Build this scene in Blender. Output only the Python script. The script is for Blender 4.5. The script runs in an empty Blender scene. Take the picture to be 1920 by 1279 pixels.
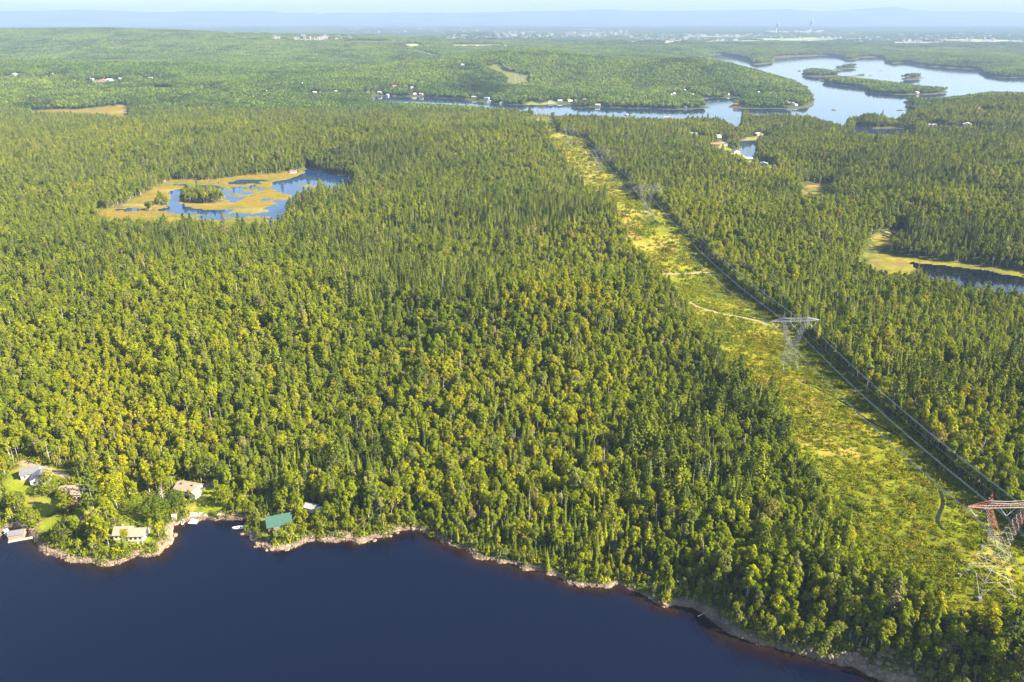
import bpy, math, random
import numpy as np
from mathutils import Vector

SC = bpy.context.scene
COL = SC.collection
RNG = np.random.default_rng(11)
random.seed(11)

# ------------------------------------------------------------------ camera, sky, sun, exposure
PW, PH = 1920.0, 1279.0
F = 1493.0                       # focal length in photo pixels (28 mm on a 36 mm sensor)
H = 240.0                        # helicopter height over the lake
HORIZON = 30.0
TH = math.atan((PH / 2 - HORIZON) / F)
CT, ST = math.cos(TH), math.sin(TH)

cam_d = bpy.data.cameras.new('camera')
cam = bpy.data.objects.new('camera', cam_d)
COL.objects.link(cam)
cam_d.sensor_width = 36.0
cam_d.lens = 36.0 * F / PW
cam_d.clip_start = 1.0
cam_d.clip_end = 300000.0
cam.location = (0, 0, H)
cam.rotation_euler = (math.pi / 2 - TH, 0, 0)
SC.camera = cam

SUN_AZ, SUN_EL = math.radians(105), math.radians(35)
world = bpy.data.worlds.new('World')
SC.world = world
world.use_nodes = True
wn = world.node_tree.nodes
sky = wn.new('ShaderNodeTexSky')
sky.sky_type = 'NISHITA'
sky.sun_disc = False
sky.sun_elevation = SUN_EL
sky.sun_rotation = SUN_AZ
sky.altitude = 300
sky.air_density = 1.0
sky.dust_density = 1.2
sky.ozone_density = 1.5
bg = wn['Background']
world.node_tree.links.new(sky.outputs[0], bg.inputs[0])
bg.inputs[1].default_value = 0.07

sun_d = bpy.data.lights.new('sun', 'SUN')
sun_d.energy = 5.0
sun_d.angle = math.radians(0.53)
sun_d.color = (1.0, 0.89, 0.70)
sun = bpy.data.objects.new('sun', sun_d)
COL.objects.link(sun)
TO_SUN = Vector((math.cos(SUN_EL) * math.sin(SUN_AZ), math.cos(SUN_EL) * math.cos(SUN_AZ), math.sin(SUN_EL)))
sun.rotation_euler = TO_SUN.to_track_quat('Z', 'Y').to_euler()
sun.location = (300, -100, 600)

SC.view_settings.view_transform = 'Standard'
SC.view_settings.look = 'None'
SC.view_settings.gamma = 1
SC.view_settings.use_curve_mapping = False
SC.view_settings.exposure = 2.32

cy = SC.cycles
cy.max_bounces = 5
cy.diffuse_bounces = 2
cy.glossy_bounces = 2
cy.transmission_bounces = 3
cy.volume_bounces = 0
cy.transparent_max_bounces = 6
cy.caustics_reflective = False
cy.caustics_refractive = False
cy.use_denoising = True
cy.denoiser = 'OPENIMAGEDENOISE'
cy.denoising_input_passes = 'RGB_ALBEDO_NORMAL'
cy.sample_clamp_indirect = 4.0

HAZE_DENSITY = 6.8e-5
HAZE_COLOR = (0.275, 0.385, 0.60)

# ------------------------------------------------------------------ helpers: noise, polygons, projection
def vnoise(x, y, scale, seed=0):
    """smooth value noise in -1..1"""
    x = np.asarray(x, dtype=np.float64) / scale + seed * 17.31
    y = np.asarray(y, dtype=np.float64) / scale - seed * 9.77
    xi, yi = np.floor(x).astype(np.int64), np.floor(y).astype(np.int64)
    fx, fy = x - xi, y - yi
    fx = fx * fx * (3 - 2 * fx)
    fy = fy * fy * (3 - 2 * fy)

    def h(a, b):
        n = (a * 374761393 + b * 668265263 + seed * 1442695) & 0x7fffffff
        n = ((n ^ (n >> 13)) * 1274126177) & 0x7fffffff
        return ((n ^ (n >> 16)) & 0xffff) / 32767.5 - 1.0
    a, b, c, d = h(xi, yi), h(xi + 1, yi), h(xi, yi + 1), h(xi + 1, yi + 1)
    return (a * (1 - fx) + b * fx) * (1 - fy) + (c * (1 - fx) + d * fx) * fy


def fbm(x, y, scale, seed=0, octaves=3):
    s, amp, tot = 0, 1.0, 0
    for k in range(octaves):
        s = s + amp * vnoise(x, y, scale / 2 ** k, seed + k)
        tot += amp
        amp *= 0.5
    return s / tot


def sstep(a, b, x):
    t = np.clip((x - a) / (b - a), 0, 1)
    return t * t * (3 - 2 * t)


def ray(u, v):
    dx, dy = (np.asarray(u, float) - PW / 2) / F, (PH / 2 - np.asarray(v, float)) / F
    return dx, CT + dy * ST, -ST + dy * CT       # x, y, z of the direction


def at_height(u, v, z=0.0):
    dx, dy, dz = ray(u, v)
    t = (z - H) / dz
    return dx * t, dy * t


def to_pixel(x, y, z):
    zc = y * CT - (z - H) * ST
    yc = y * ST + (z - H) * CT
    return PW / 2 + F * x / zc, PH / 2 - F * yc / zc, zc


def poly(pts, z=0.0):
    """photo outline -> ground outline; a point with a third value is seen over tree tops that high"""
    out = []
    for p in pts:
        out.append(at_height(p[0], p[1], p[2] if len(p) > 2 else z))
    return np.array(out, float)


def signed(px, py, P, cap=400.0):
    """signed distance to polygon P, positive inside"""
    px, py = np.asarray(px, float), np.asarray(py, float)
    res = np.full(px.shape, -cap)
    lo, hi = P.min(0) - cap, P.max(0) + cap
    m = (px > lo[0]) & (px < hi[0]) & (py > lo[1]) & (py < hi[1])
    if not m.any():
        return res
    x, y = px[m].astype(np.float32), py[m].astype(np.float32)
    d2 = np.full(x.shape, cap * cap, np.float32)
    ins = np.zeros(x.shape, bool)
    n = len(P)
    for i in range(n):
        ax, ay = np.float32(P[i][0]), np.float32(P[i][1])
        bx, by = np.float32(P[(i + 1) % n][0]), np.float32(P[(i + 1) % n][1])
        ex, ey = bx - ax, by - ay
        L = ex * ex + ey * ey + np.float32(1e-9)
        t = np.clip(((x - ax) * ex + (y - ay) * ey) / L, 0, 1)
        qx, qy = x - ax - t * ex, y - ay - t * ey
        np.minimum(d2, qx * qx + qy * qy, out=d2)
        if ay != by:
            c = ((ay > y) != (by > y)) & (x < ex * (y - ay) / (by - ay) + ax)
            ins ^= c
    d = np.sqrt(d2)
    res[m] = np.where(ins, d, -d)
    return res


def inside(px, py, P):
    return signed(px, py, P, cap=1.0) > 0


# ------------------------------------------------------------------ outlines read off the photograph
T = 12.0
NEAR_SHORE = [(-60, 1003), (-20, 1012), (0, 1008), (12, 997), (22, 988), (50, 992), (56, 1005), (62, 1012), (75, 1030), (88, 1038),
    (110, 1047), (140, 1053), (165, 1054), (190, 1061), (205, 1062), (225, 1057), (240, 1050), (258, 1042), (275, 1045),
    (298, 1042), (312, 1030), (326, 1018), (327, 1000), (322, 997), (325, 985), (337, 983), (347, 979), (360, 971), (373, 975),
    (390, 971), (405, 975), (416, 973), (435, 974), (450, 974), (465, 969), (462, 984), (455, 998), (467, 1007), (476, 1014),
    (480, 1025), (495, 1026), (516, 1032), (534, 1029), (549, 1027), (563, 1022), (576, 1014), (600, 1013), (626, 1015),
    (645, 1013), (660, 1014), (665, 1020), (680, 1019), (705, 1009), (725, 1007), (735, 999), (750, 995), (775, 992), (790, 995),
    (810, 1004), (825, 1012), (845, 1022), (870, 1030), (882, 1037), (897, 1049), (920, 1048), (935, 1057), (960, 1057),
    (980, 1069), (1005, 1070), (1025, 1077), (1050, 1081), (1065, 1095), (1080, 1099), (1100, 1099), (1121, 1102), (1138, 1102),
    (1156, 1094), (1170, 1098), (1191, 1109), (1203, 1114), (1222, 1124), (1234, 1134), (1250, 1140), (1264, 1135), (1299, 1138),
    (1316, 1149), (1335, 1161), (1353, 1177), (1365, 1188), (1381, 1192), (1403, 1199), (1420, 1206), (1470, 1220), (1520, 1232),
    (1560, 1241), (1579, 1249), (1597, 1251), (1618, 1264), (1635, 1273), (1654, 1279), (1700, 1300), (1800, 1350), (2000, 1420)]
NEAR_LINE = poly(NEAR_SHORE)
NEAR_LAKE = np.vstack([[(-3000, 420)], [(-700, 405)], NEAR_LINE, [(900, 120), (3000, -100), (3000, -4000), (-3000, -4000)]])

FAR_LAKE = poly([(700, 180), (723, 180), (790, 183), (857, 186), (883, 190), (937, 196), (960, 197), (1013, 197),
    (1060, 197), (1083, 202), (1125, 202), (1167, 203), (1217, 204), (1242, 205), (1289, 206), (1315, 204), (1345, 202), (1395, 204),
    (1465, 204), (1505, 205), (1525, 195), (1527, 188), (1525, 182), (1526, 177), (1523, 167, T), (1492, 151, T), (1436, 143, T), (1389, 130, T),
    (1350, 122, T), (1300, 120, T), (1280, 117, T), (1287, 113), (1333, 112), (1330, 103), (1353, 102), (1400, 112), (1407, 120), (1423, 121),
    (1450, 118), (1453, 108), (1493, 106), (1553, 103), (1573, 107), (1587, 112), (1607, 112), (1613, 107), (1653, 107), (1660, 117),
    (1680, 119), (1697, 117), (1727, 123), (1780, 127), (1833, 130), (1843, 140), (1873, 146), (1920, 146), (2150, 150),
    (2150, 172, 21), (1920, 171, 21), (1860, 167, 21), (1813, 173, 21), (1745, 181, 21), (1697, 188), (1693, 192), (1710, 202), (1700, 208), (1715, 212), (1702, 216, 8), (1673, 226, 12),
    (1650, 219, 12), (1620, 217, 14), (1587, 222, 14), (1583, 231, 21), (1547, 221, 21), (1480, 214, 21), (1420, 211, 21), (1390, 215), (1387, 231, 21), (1373, 227, 21), (1357, 217, 21), (1313, 217, 21), (1283, 218, 21), (1200, 217, 21),
    (1150, 212, 21), (1110, 210, 21), (1067, 210, 21), (1043, 211, 21), (1038, 216, 3), (1010, 211, 6), (985, 203, 21), (960, 198, 21), (900, 194, 21), (800, 188, 21), (740, 186, 21),
    (700, 184, 21)])
INNER_BAY = poly([(1318, 185), (1345, 184), (1392, 183), (1384, 188, 4), (1365, 194, T), (1347, 195, T), (1323, 191, T)])
BACKWATER = poly([(1600, 236), (1640, 241), (1680, 240), (1712, 242), (1712, 251, 20), (1650, 251, 20), (1606, 246, 20)])
INLET = poly([(1383, 264), (1422, 263), (1416, 280), (1424, 300, 4), (1408, 298, 4), (1396, 288, 4), (1386, 282, 4)])
POND = poly([(577, 314), (600, 321), (640, 330), (668, 336), (650, 347, 16), (621, 350, 14), (600, 352), (594, 356), (589, 368), (556, 374), (536, 392, 4), (526, 411, 13), (498, 411, 13),
    (505, 398), (494, 390), (535, 379), (548, 366), (510, 355), (510, 341), (540, 336), (560, 330), (572, 324)])
POND_B = poly([(315, 360), (330, 355), (350, 354), (342, 362), (335, 370), (337, 379), (356, 390), (388, 394), (440, 393), (424, 402), (417, 410, 3), (394, 402), (337, 401), (312, 398), (321, 371)])
POND_C = poly([(369, 348), (405, 348), (426, 355), (421, 360), (402, 354), (372, 352)])
POND_D = poly([(421, 364), (437, 369), (464, 370), (453, 374), (437, 379), (424, 374)])
POND_E = poly([(480, 373), (500, 372.5), (510, 374), (495, 377)])
BOG_POND = poly([(1708, 491), (1719, 494), (1762, 498), (1824, 505), (1859, 510), (1920, 520), (2060, 548), (2060, 585, T), (1920, 546, T), (1854, 543, T),
    (1828, 533, T), (1802, 533, T), (1773, 518, T), (1741, 518, T), (1722, 506)])
WATERS = [NEAR_LAKE, FAR_LAKE, INNER_BAY, BACKWATER, INLET, POND, POND_B, POND_C, POND_D, POND_E, BOG_POND]
ISLANDS = [poly(p) for p in (
    [(1532, 150), (1545, 156), (1575, 160), (1620, 165), (1625, 173), (1660, 176), (1700, 178), (1745, 178), (1772, 175), (1774, 170), (1740, 163, T), (1680, 155, T), (1600, 146, T), (1548, 145, T)],
    [(1500, 137), (1510, 143), (1545, 144), (1580, 142.5), (1621, 142.5), (1623, 137), (1600, 137, T), (1570, 135, T), (1520, 131, 8)],
    [(1560, 131), (1590, 130), (1608, 126), (1605, 122, 8), (1580, 122, T), (1560, 126, T)],
    [(1673, 144), (1690, 149), (1715, 149.5), (1738, 146), (1734, 141, T), (1710, 139, T), (1682, 142, T)],
    [(1643, 131), (1648, 134), (1657, 134), (1655, 131)], [(1492, 133), (1497, 135), (1504, 134), (1500, 131)],
    [(1552, 206), (1562, 209), (1572, 208), (1564, 204.5)], [(1682, 207), (1690, 209), (1696, 208), (1688, 206)],
    [(1626, 142), (1634, 143), (1636, 141), (1628, 140)],
    [(561, 347), (572, 353), (590, 353), (596, 349), (580, 345)])]
BOGS = [poly(p) for p in (
    [(172, 383), (205, 392), (240, 378), (262, 364), (290, 350), (320, 338), (385, 337), (430, 333), (480, 328), (520, 324), (545, 323), (580, 316), (600, 320),
     (600, 352), (592, 365), (560, 376), (540, 394), (526, 413, 14), (500, 414, 15), (440, 415, 16), (400, 412, 16), (360, 410, 16), (320, 410, 16), (280, 410, 16), (230, 407, 16), (185, 404, 14)],
    [(1606, 484, 18), (1622, 468, 18), (1632, 452, 16), (1642, 437, 8), (1690, 438), (1690, 452), (1664, 465), (1658, 475), (1680, 480), (1700, 486), (1760, 494), (1830, 500), (1925, 514), (2060, 540), (2060, 548),
     (1920, 521), (1859, 511), (1824, 506), (1762, 499), (1719, 496), (1722, 508), (1700, 512, T), (1650, 502, T), (1624, 492, T)],
    [(60, 208), (160, 205), (235, 197), (242, 210), (234, 222, T), (205, 216, T), (120, 214, T), (60, 212, T)],
    [(1507, 348), (1535, 346), (1557, 345), (1550, 357, 5), (1536, 370, 8), (1526, 376, 8), (1508, 372, 8)])]
POND_ISLES = [poly(p) for p in (
    [(332, 374), (345, 381), (372, 383), (400, 382), (420, 378), (421, 370), (400, 366), (365, 365), (340, 367)],
    [(289, 381), (298, 386), (318, 386), (322, 381), (305, 378)], [(270, 393), (276, 397), (290, 396), (288, 391)])]

# hills: photo pixel of the top, height over the lake, half widths across and along the view (m)
HILLS = [(1055, 575, 26, 110, 85), (1212, 405, 30, 150, 110), (1062, 255, 22, 160, 150), (880, 395, 18, 160, 120), (300, 470, 18, 200, 130), (700, 560, 12, 140, 90),
         (950, 116, 56, 420, 300), (1190, 132, 40, 480, 320), (760, 140, 34, 420, 350), (1040, 122, 30, 260, 260), (1350, 140, 30, 320, 300),
         (350, 250, 22, 320, 260), (1500, 330, 14, 220, 140), (1800, 420, 16, 200, 120), (1900, 300, 22, 400, 260), (760, 270, 26, 260, 260),
         (1850, 200, 40, 520, 350), (150, 130, 45, 800, 500), (1880, 1120, 11, 60, 60), (1700, 720, 12, 110, 120), (230, 620, 14, 140, 120),
         (180, 62, 130, 2600, 1200), (880, 64, 70, 700, 600), (1150, 98, 30, 1300, 600), (1600, 88, 18, 2500, 500)]
HILLS_W = []
for (u, v, hh, sx, sy) in HILLS:
    hx, hy = at_height(u, v, hh)
    HILLS_W.append((float(hx), float(hy), hh, sx, sy))


def land_sd(x, y):
    """metres inland from the nearest shore (negative in the water)"""
    x, y = np.asarray(x, float), np.asarray(y, float)
    sd = np.full(x.shape, 400.0)
    for P in WATERS:
        sd = np.minimum(sd, -signed(x, y, P))
    for P in ISLANDS:
        sd = np.maximum(sd, signed(x, y, P))
    # dark pools and channels threading the left bog
    b0 = signed(x, y, BOGS[0], 60)
    pn = fbm(x / 1.8, y * 0.8, 30, 8) + 0.25 * vnoise(x, y, 9, 9)
    isl = np.full(x.shape, -60.0)
    for P in POND_ISLES:
        isl = np.maximum(isl, signed(x, y, P, 60))
    pool = (0.34 - pn) * 22
    sd = np.where((b0 > 5) & (isl < -3) & (x < -300), np.minimum(sd, pool), sd)
    k = np.clip(y / 420.0, 0.6, 7.0)
    near = np.abs(sd) < 40 * k
    nz = 1.1 * k * vnoise(x, y, 7.0, 3) + 0.7 * k * vnoise(x, y, 2.6, 4) + 1.0 * k * vnoise(x, y, 23.0, 5)
    nz2 = 6.0 * vnoise(x, y, 60.0, 6) * np.clip((y - 1100) / 1500, 0, 1)
    return np.where(near, sd + nz * np.where(y < 1100, 1.0, 0.35) + nz2, sd)


def height(x, y, sd=None):
    x, y = np.asarray(x, float), np.asarray(y, float)
    if sd is None:
        sd = land_sd(x, y)
    d = sd
    for P in BOGS:
        d = np.minimum(d, -signed(x, y, P))
    d = np.maximum(d, 0)
    far = sstep(900, 3200, y)
    base = 7.0 + 5.0 * fbm(x, y, 320, 21) + far * (10 + 24 * fbm(x, y, 1500, 31)) + far * 15 * fbm(x, y, 480, 33)
    base = base * (1 - 0.45 * sstep(9000, 16000, y))
    for (hx, hy, hh, sx, sy) in HILLS_W:
        base = base + hh * np.exp(-((x - hx) / sx) ** 2 - ((y - hy) / sy) ** 2)
    base = np.maximum(base, 2.0)
    u, v, _ = to_pixel(x, y, 3.0)
    steep = sstep(1130, 1330, u) * sstep(560, 380, y)
    base = base + steep * 7
    L = np.where(y < 700, 26.0 - 13 * steep, 55 + 60 * sstep(800, 3000, y))
    z = 0.35 + (1 - np.exp(-d / L)) * base
    # ledges at the water's edge of the near lake
    ledge = sstep(700, 500, y) * sstep(0, 1.2, sd) * (0.55 + 0.5 * vnoise(x, y, 9, 40) + 0.35 * vnoise(x, y, 2.2, 41)) * sstep(14, 5, sd)
    z = z + np.maximum(ledge, 0)
    micro = 0.25 * vnoise(x, y, 5, 42) * sstep(2, 8, sd) * sstep(900, 600, y)
    z = z + micro
    return np.where(sd > 0, z, np.maximum(-3.0, sd * 0.35 * np.where(y < 900, 1, 0.4) - 0.15))


# ------------------------------------------------------------------ terrain grid (rows of equal 1/depth, columns of equal bearing)
NR, NC = 760, 700
Z0, Z1 = 250.0, 29000.0
inv = np.linspace(1 / Z0, 1 / Z1, NR)
ROW_Y = (1 / inv - H * ST) / CT
TMAX = 0.93
cols = np.linspace(-TMAX, TMAX, NC)
COLS = np.concatenate([[-1.2], cols, [1.2]])
gx = COLS[None, :] * ROW_Y[:, None]
gy = np.repeat(ROW_Y[:, None], len(COLS), 1)
GSD = land_sd(gx.ravel(), gy.ravel()).reshape(gx.shape)
GZ = height(gx.ravel(), gy.ravel(), GSD.ravel()).reshape(gx.shape)


def lookup(G, x, y):
    x, y = np.asarray(x, float), np.asarray(y, float)
    yy = np.clip(y, ROW_Y[0] + 1e-3, ROW_Y[-1] - 1)
    zc = yy * CT + H * ST
    r = (1 / zc - inv[0]) / (inv[-1] - inv[0]) * (NR - 1)
    c = (np.clip(x / yy, -TMAX, TMAX - 1e-6) + TMAX) / (2 * TMAX) * (NC - 1)
    r = np.clip(r, 0, NR - 1.001)
    r0, c0 = np.floor(r).astype(int), np.floor(c).astype(int)
    c0 = np.clip(c0, 0, NC - 2)
    fr, fc = r - r0, c - c0
    c0 = c0 + 1
    return (G[r0, c0] * (1 - fc) + G[r0, c0 + 1] * fc) * (1 - fr) + (G[r0 + 1, c0] * (1 - fc) + G[r0 + 1, c0 + 1] * fc) * fr


def ground_z(x, y):
    return lookup(GZ, x, y)


def ground_sd(x, y):
    return lookup(GSD, x, y)


def hit(u, v, dz=0.0):
    """the ground point seen at a photo pixel (dz: over cover that high)"""
    dx, dy, dzr = ray(u, v)
    t = np.geomspace(200, 28000, 2600)
    X, Y, Zr = dx * t, dy * t, H + dzr * t
    below = Zr < ground_z(X, Y) + dz
    i = int(np.argmax(below)) if below.any() else len(t) - 1
    lo, hi = t[max(i - 1, 0)], t[i]
    for _ in range(12):
        m = (lo + hi) / 2
        if H + dzr * m < ground_z(dx * m, dy * m) + dz:
            hi = m
        else:
            lo = m
    return float(dx * hi), float(dy * hi), float(ground_z(dx * hi, dy * hi))


def gpoly(pts):
    return np.array([hit(p[0], p[1], p[2] if len(p) > 2 else 0.0)[:2] for p in pts])


CORRIDOR = gpoly([(1036, 216), (1052, 250), (1100, 262), (1130, 300), (1180, 345), (1240, 392), (1300, 452), (1352, 512), (1432, 578), (1522, 642), (1604, 714),
    (1704, 806), (1764, 862), (1844, 938), (1935, 1010), (2080, 1130), (2080, 1200), (1985, 1180, 4), (1900, 1160, 4), (1835, 1140, 5), (1790, 1118, 13), (1690, 1070, 15), (1612, 1015, 16), (1600, 960, 16), (1556, 900, 16), (1532, 850, 16), (1478, 760, 16), (1410, 690, 16), (1346, 640, 15),
    (1290, 572, 14), (1245, 515, 13), (1218, 480, 14), (1178, 430, 15), (1158, 392, 15), (1108, 348, 15), (1072, 310, 15), (1040, 266, 15), (996, 222, 13), (1000, 213, 2)])
HILL_CUT = gpoly([(910, 123, 8), (935, 119), (948, 133), (975, 139), (992, 141), (994, 158), (965, 163), (950, 160, 5), (952, 142, 8), (930, 133, 8)])
LAWNS = [gpoly(p) for p in (
    [(8, 905), (22, 885), (45, 870), (80, 872), (122, 886), (118, 897), (95, 898), (88, 910), (62, 924), (40, 930), (15, 922)],
    [(60, 965), (78, 944), (100, 934), (116, 938), (120, 948), (92, 964), (72, 972)],
    [(226, 952), (240, 943), (272, 955), (268, 970), (246, 980), (230, 980)], [(205, 1000), (215, 990), (285, 995), (290, 1015), (215, 1022)],
    [(376, 918), (395, 905), (412, 908), (410, 926), (385, 932)], [(350, 952), (375, 935), (400, 942), (392, 962), (355, 966)],
    [(140, 960), (152, 950), (166, 958), (148, 990), (134, 986)], [(492, 975), (545, 968), (560, 1000), (500, 1010)])]
LAWNS += [gpoly([(p[0], p[1], 8) for p in q]) for q in (
    [(12, 912), (22, 895), (48, 905), (70, 900), (88, 910), (62, 924), (40, 930), (15, 925)], [(60, 965), (78, 948), (100, 940), (116, 944), (92, 966), (72, 974)],
    [(226, 956), (240, 948), (272, 958), (268, 974), (246, 982), (230, 980)], [(376, 922), (395, 912), (412, 914), (410, 930), (385, 936)])]
GRAVEL = [gpoly(p) for p in (
    [(42, 868), (52, 866), (75, 876), (100, 882), (118, 886), (114, 893), (95, 891), (70, 884), (48, 877)],
    [(398, 900), (412, 888), (428, 880), (432, 886), (418, 896), (410, 906), (386, 912)], [(-20, 965), (8, 958), (8, 968), (-20, 985)])]
FIELDS = [gpoly(p) for p in (
    [(418, 66), (440, 62), (452, 62.5), (440, 65), (420, 67.5)], [(462, 62), (488, 61.5), (495, 65), (480, 66.5), (466, 64)], [(416, 72), (440, 70.5), (446, 73), (425, 74.5)], [(505, 66), (540, 64), (536, 68), (508, 68)], [(498, 74), (538, 73), (535, 77), (500, 77)],
    [(548, 78), (566, 73), (612, 72), (625, 77), (600, 79), (555, 79)],
    [(642, 79), (665, 76), (722, 77), (730, 79), (700, 82), (650, 82)], [(742, 84), (780, 82), (795, 88), (770, 91)], [(770, 92), (785, 94), (820, 104), (830, 108), (812, 108), (785, 98)],
    [(848, 83), (940, 83), (946, 88), (850, 89.5)],
    [(1168, 78), (1190, 76), (1214, 78), (1208, 81), (1176, 81)], [(1234, 76), (1278, 75), (1290, 80), (1245, 82)], [(1280, 68), (1400, 67), (1402, 71), (1280, 72)], [(1303, 79), (1345, 76), (1430, 76), (1420, 80), (1320, 82)],
    [(1410, 72), (1560, 70), (1640, 73), (1560, 77), (1430, 78)], [(1660, 80), (1700, 78), (1770, 79), (1775, 83), (1700, 84)], [(1740, 76), (1820, 73), (1920, 75), (1925, 80), (1860, 82), (1780, 79)],
    [(250, 41), (400, 40), (402, 42), (255, 43)], [(498, 48), (530, 47), (528, 49), (500, 49.5)], [(1060, 55), (1120, 54), (1125, 57), (1065, 57)])]
GLADES = [gpoly(p) for p in (
    [(1340, 270, 3), (1352, 262, 3), (1362, 275), (1375, 282), (1392, 290), (1405, 296), (1425, 302), (1445, 308), (1465, 314), (1460, 320, 4), (1435, 322, 5), (1405, 308, 5), (1370, 296, 5), (1345, 282, 5)],
    [(1392, 262), (1405, 258), (1418, 256), (1420, 262), (1410, 266), (1395, 268)],
    [(1020, 192), (1040, 189), (1045, 196), (1010, 197)], [(990, 192), (1008, 190), (1012, 198), (985, 198)], [(1790, 238, 3), (1825, 234), (1830, 242, 6), (1795, 246, 6)],
    [(288, 165), (318, 164), (320, 168, 5), (290, 170, 5)], [(680, 225, 2), (708, 222), (710, 228, 5), (684, 229, 5)], [(170, 151), (212, 149), (214, 154), (176, 155)], [(20, 141), (42, 140), (42, 144), (24, 145)])]

# ------------------------------------------------------------------ materials
def mat(name, color, rough=0.8, noise=None, noise_amt=0.25, metallic=0.0, spec=0.3, bump=0.0):
    m = bpy.data.materials.new(name)
    m.use_nodes = True
    nt = m.node_tree
    b = nt.nodes['Principled BSDF']
    b.inputs['Roughness'].default_value = rough
    b.inputs['Metallic'].default_value = metallic
    b.inputs['Specular IOR Level'].default_value = spec
    b.inputs['Base Color'].default_value = (*color, 1)
    if noise:
        tc = nt.nodes.new('ShaderNodeTexCoord')
        n = nt.nodes.new('ShaderNodeTexNoise')
        n.inputs['Scale'].default_value = noise
        n.inputs['Detail'].default_value = 5
        nt.links.new(tc.outputs['Object'], n.inputs['Vector'])
        r = nt.nodes.new('ShaderNodeValToRGB')
        r.color_ramp.elements[0].position, r.color_ramp.elements[1].position = 0.3, 0.7
        r.color_ramp.elements[0].color = (*[c * (1 - noise_amt) for c in color], 1)
        r.color_ramp.elements[1].color = (*[min(1, c * (1 + noise_amt)) for c in color], 1)
        nt.links.new(n.outputs['Fac'], r.inputs[0])
        nt.links.new(r.outputs[0], b.inputs['Base Color'])
        if bump:
            bp = nt.nodes.new('ShaderNodeBump')
            bp.inputs['Strength'].default_value = bump
            bp.inputs['Distance'].default_value = 0.3
            nt.links.new(n.outputs['Fac'], bp.inputs['Height'])
            nt.links.new(bp.outputs[0], b.inputs['Normal'])
    return m


def leaf_material(name, translucent=0.28):
    m = bpy.data.materials.new(name)
    m.use_nodes = True
    nt = m.node_tree
    nt.nodes.clear()
    out = nt.nodes.new('ShaderNodeOutputMaterial')
    a = nt.nodes.new('ShaderNodeAttribute'); a.attribute_type = 'INSTANCER'; a.attribute_name = 'tint'
    g = nt.nodes.new('ShaderNodeAttribute'); g.attribute_name = 'leaf'
    mx = nt.nodes.new('ShaderNodeVectorMath'); mx.operation = 'SCALE'
    nt.links.new(a.outputs['Color'], mx.inputs[0]); nt.links.new(g.outputs['Fac'], mx.inputs['Scale'])
    d = nt.nodes.new('ShaderNodeBsdfDiffuse')
    t = nt.nodes.new('ShaderNodeBsdfTranslucent')
    hs = nt.nodes.new('ShaderNodeMix'); hs.data_type = 'RGBA'; hs.blend_type = 'MULTIPLY'; hs.inputs[0].default_value = 1.0
    hs.inputs['B'].default_value = (1.15, 1.1, 0.55, 1)
    nt.links.new(mx.outputs[0], hs.inputs['A'])
    nt.links.new(mx.outputs[0], d.inputs[0]); nt.links.new(hs.outputs['Result'], t.inputs[0])
    mix = nt.nodes.new('ShaderNodeMixShader'); mix.inputs[0].default_value = translucent
    nt.links.new(d.outputs[0], mix.inputs[1]); nt.links.new(t.outputs[0], mix.inputs[2])
    nt.links.new(mix.outputs[0], out.inputs[0])
    return m


def ground_material():
    m = bpy.data.materials.new('ground')
    m.use_nodes = True
    nt = m.node_tree
    b = nt.nodes['Principled BSDF']
    b.inputs['Roughness'].default_value = 0.95
    b.inputs['Specular IOR Level'].default_value = 0.1
    a = nt.nodes.new('ShaderNodeAttribute'); a.attribute_name = 'cover'
    tc = nt.nodes.new('ShaderNodeTexCoord')
    n = nt.nodes.new('ShaderNodeTexNoise'); n.inputs['Scale'].default_value = 0.9; n.inputs['Detail'].default_value = 6
    n2 = nt.nodes.new('ShaderNodeTexNoise'); n2.inputs['Scale'].default_value = 0.12; n2.inputs['Detail'].default_value = 4
    for q in (n, n2):
        nt.links.new(tc.outputs['Object'], q.inputs['Vector'])
    ad = nt.nodes.new('ShaderNodeMath'); ad.operation = 'ADD'
    nt.links.new(n.outputs['Fac'], ad.inputs[0]); nt.links.new(n2.outputs['Fac'], ad.inputs[1])
    mr = nt.nodes.new('ShaderNodeMapRange'); mr.inputs['From Min'].default_value = 0.65; mr.inputs['From Max'].default_value = 1.35
    mr.inputs['To Min'].default_value = 0.6; mr.inputs['To Max'].default_value = 1.4
    nt.links.new(ad.outputs[0], mr.inputs['Value'])
    mx = nt.nodes.new('ShaderNodeVectorMath'); mx.operation = 'SCALE'
    nt.links.new(a.outputs['Color'], mx.inputs[0]); nt.links.new(mr.outputs[0], mx.inputs['Scale'])
    nt.links.new(mx.outputs[0], b.inputs['Base Color'])
    bp = nt.nodes.new('ShaderNodeBump'); bp.inputs['Strength'].default_value = 0.6; bp.inputs['Distance'].default_value = 0.5
    nt.links.new(n.outputs['Fac'], bp.inputs['Height']); nt.links.new(bp.outputs[0], b.inputs['Normal'])
    return m


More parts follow.
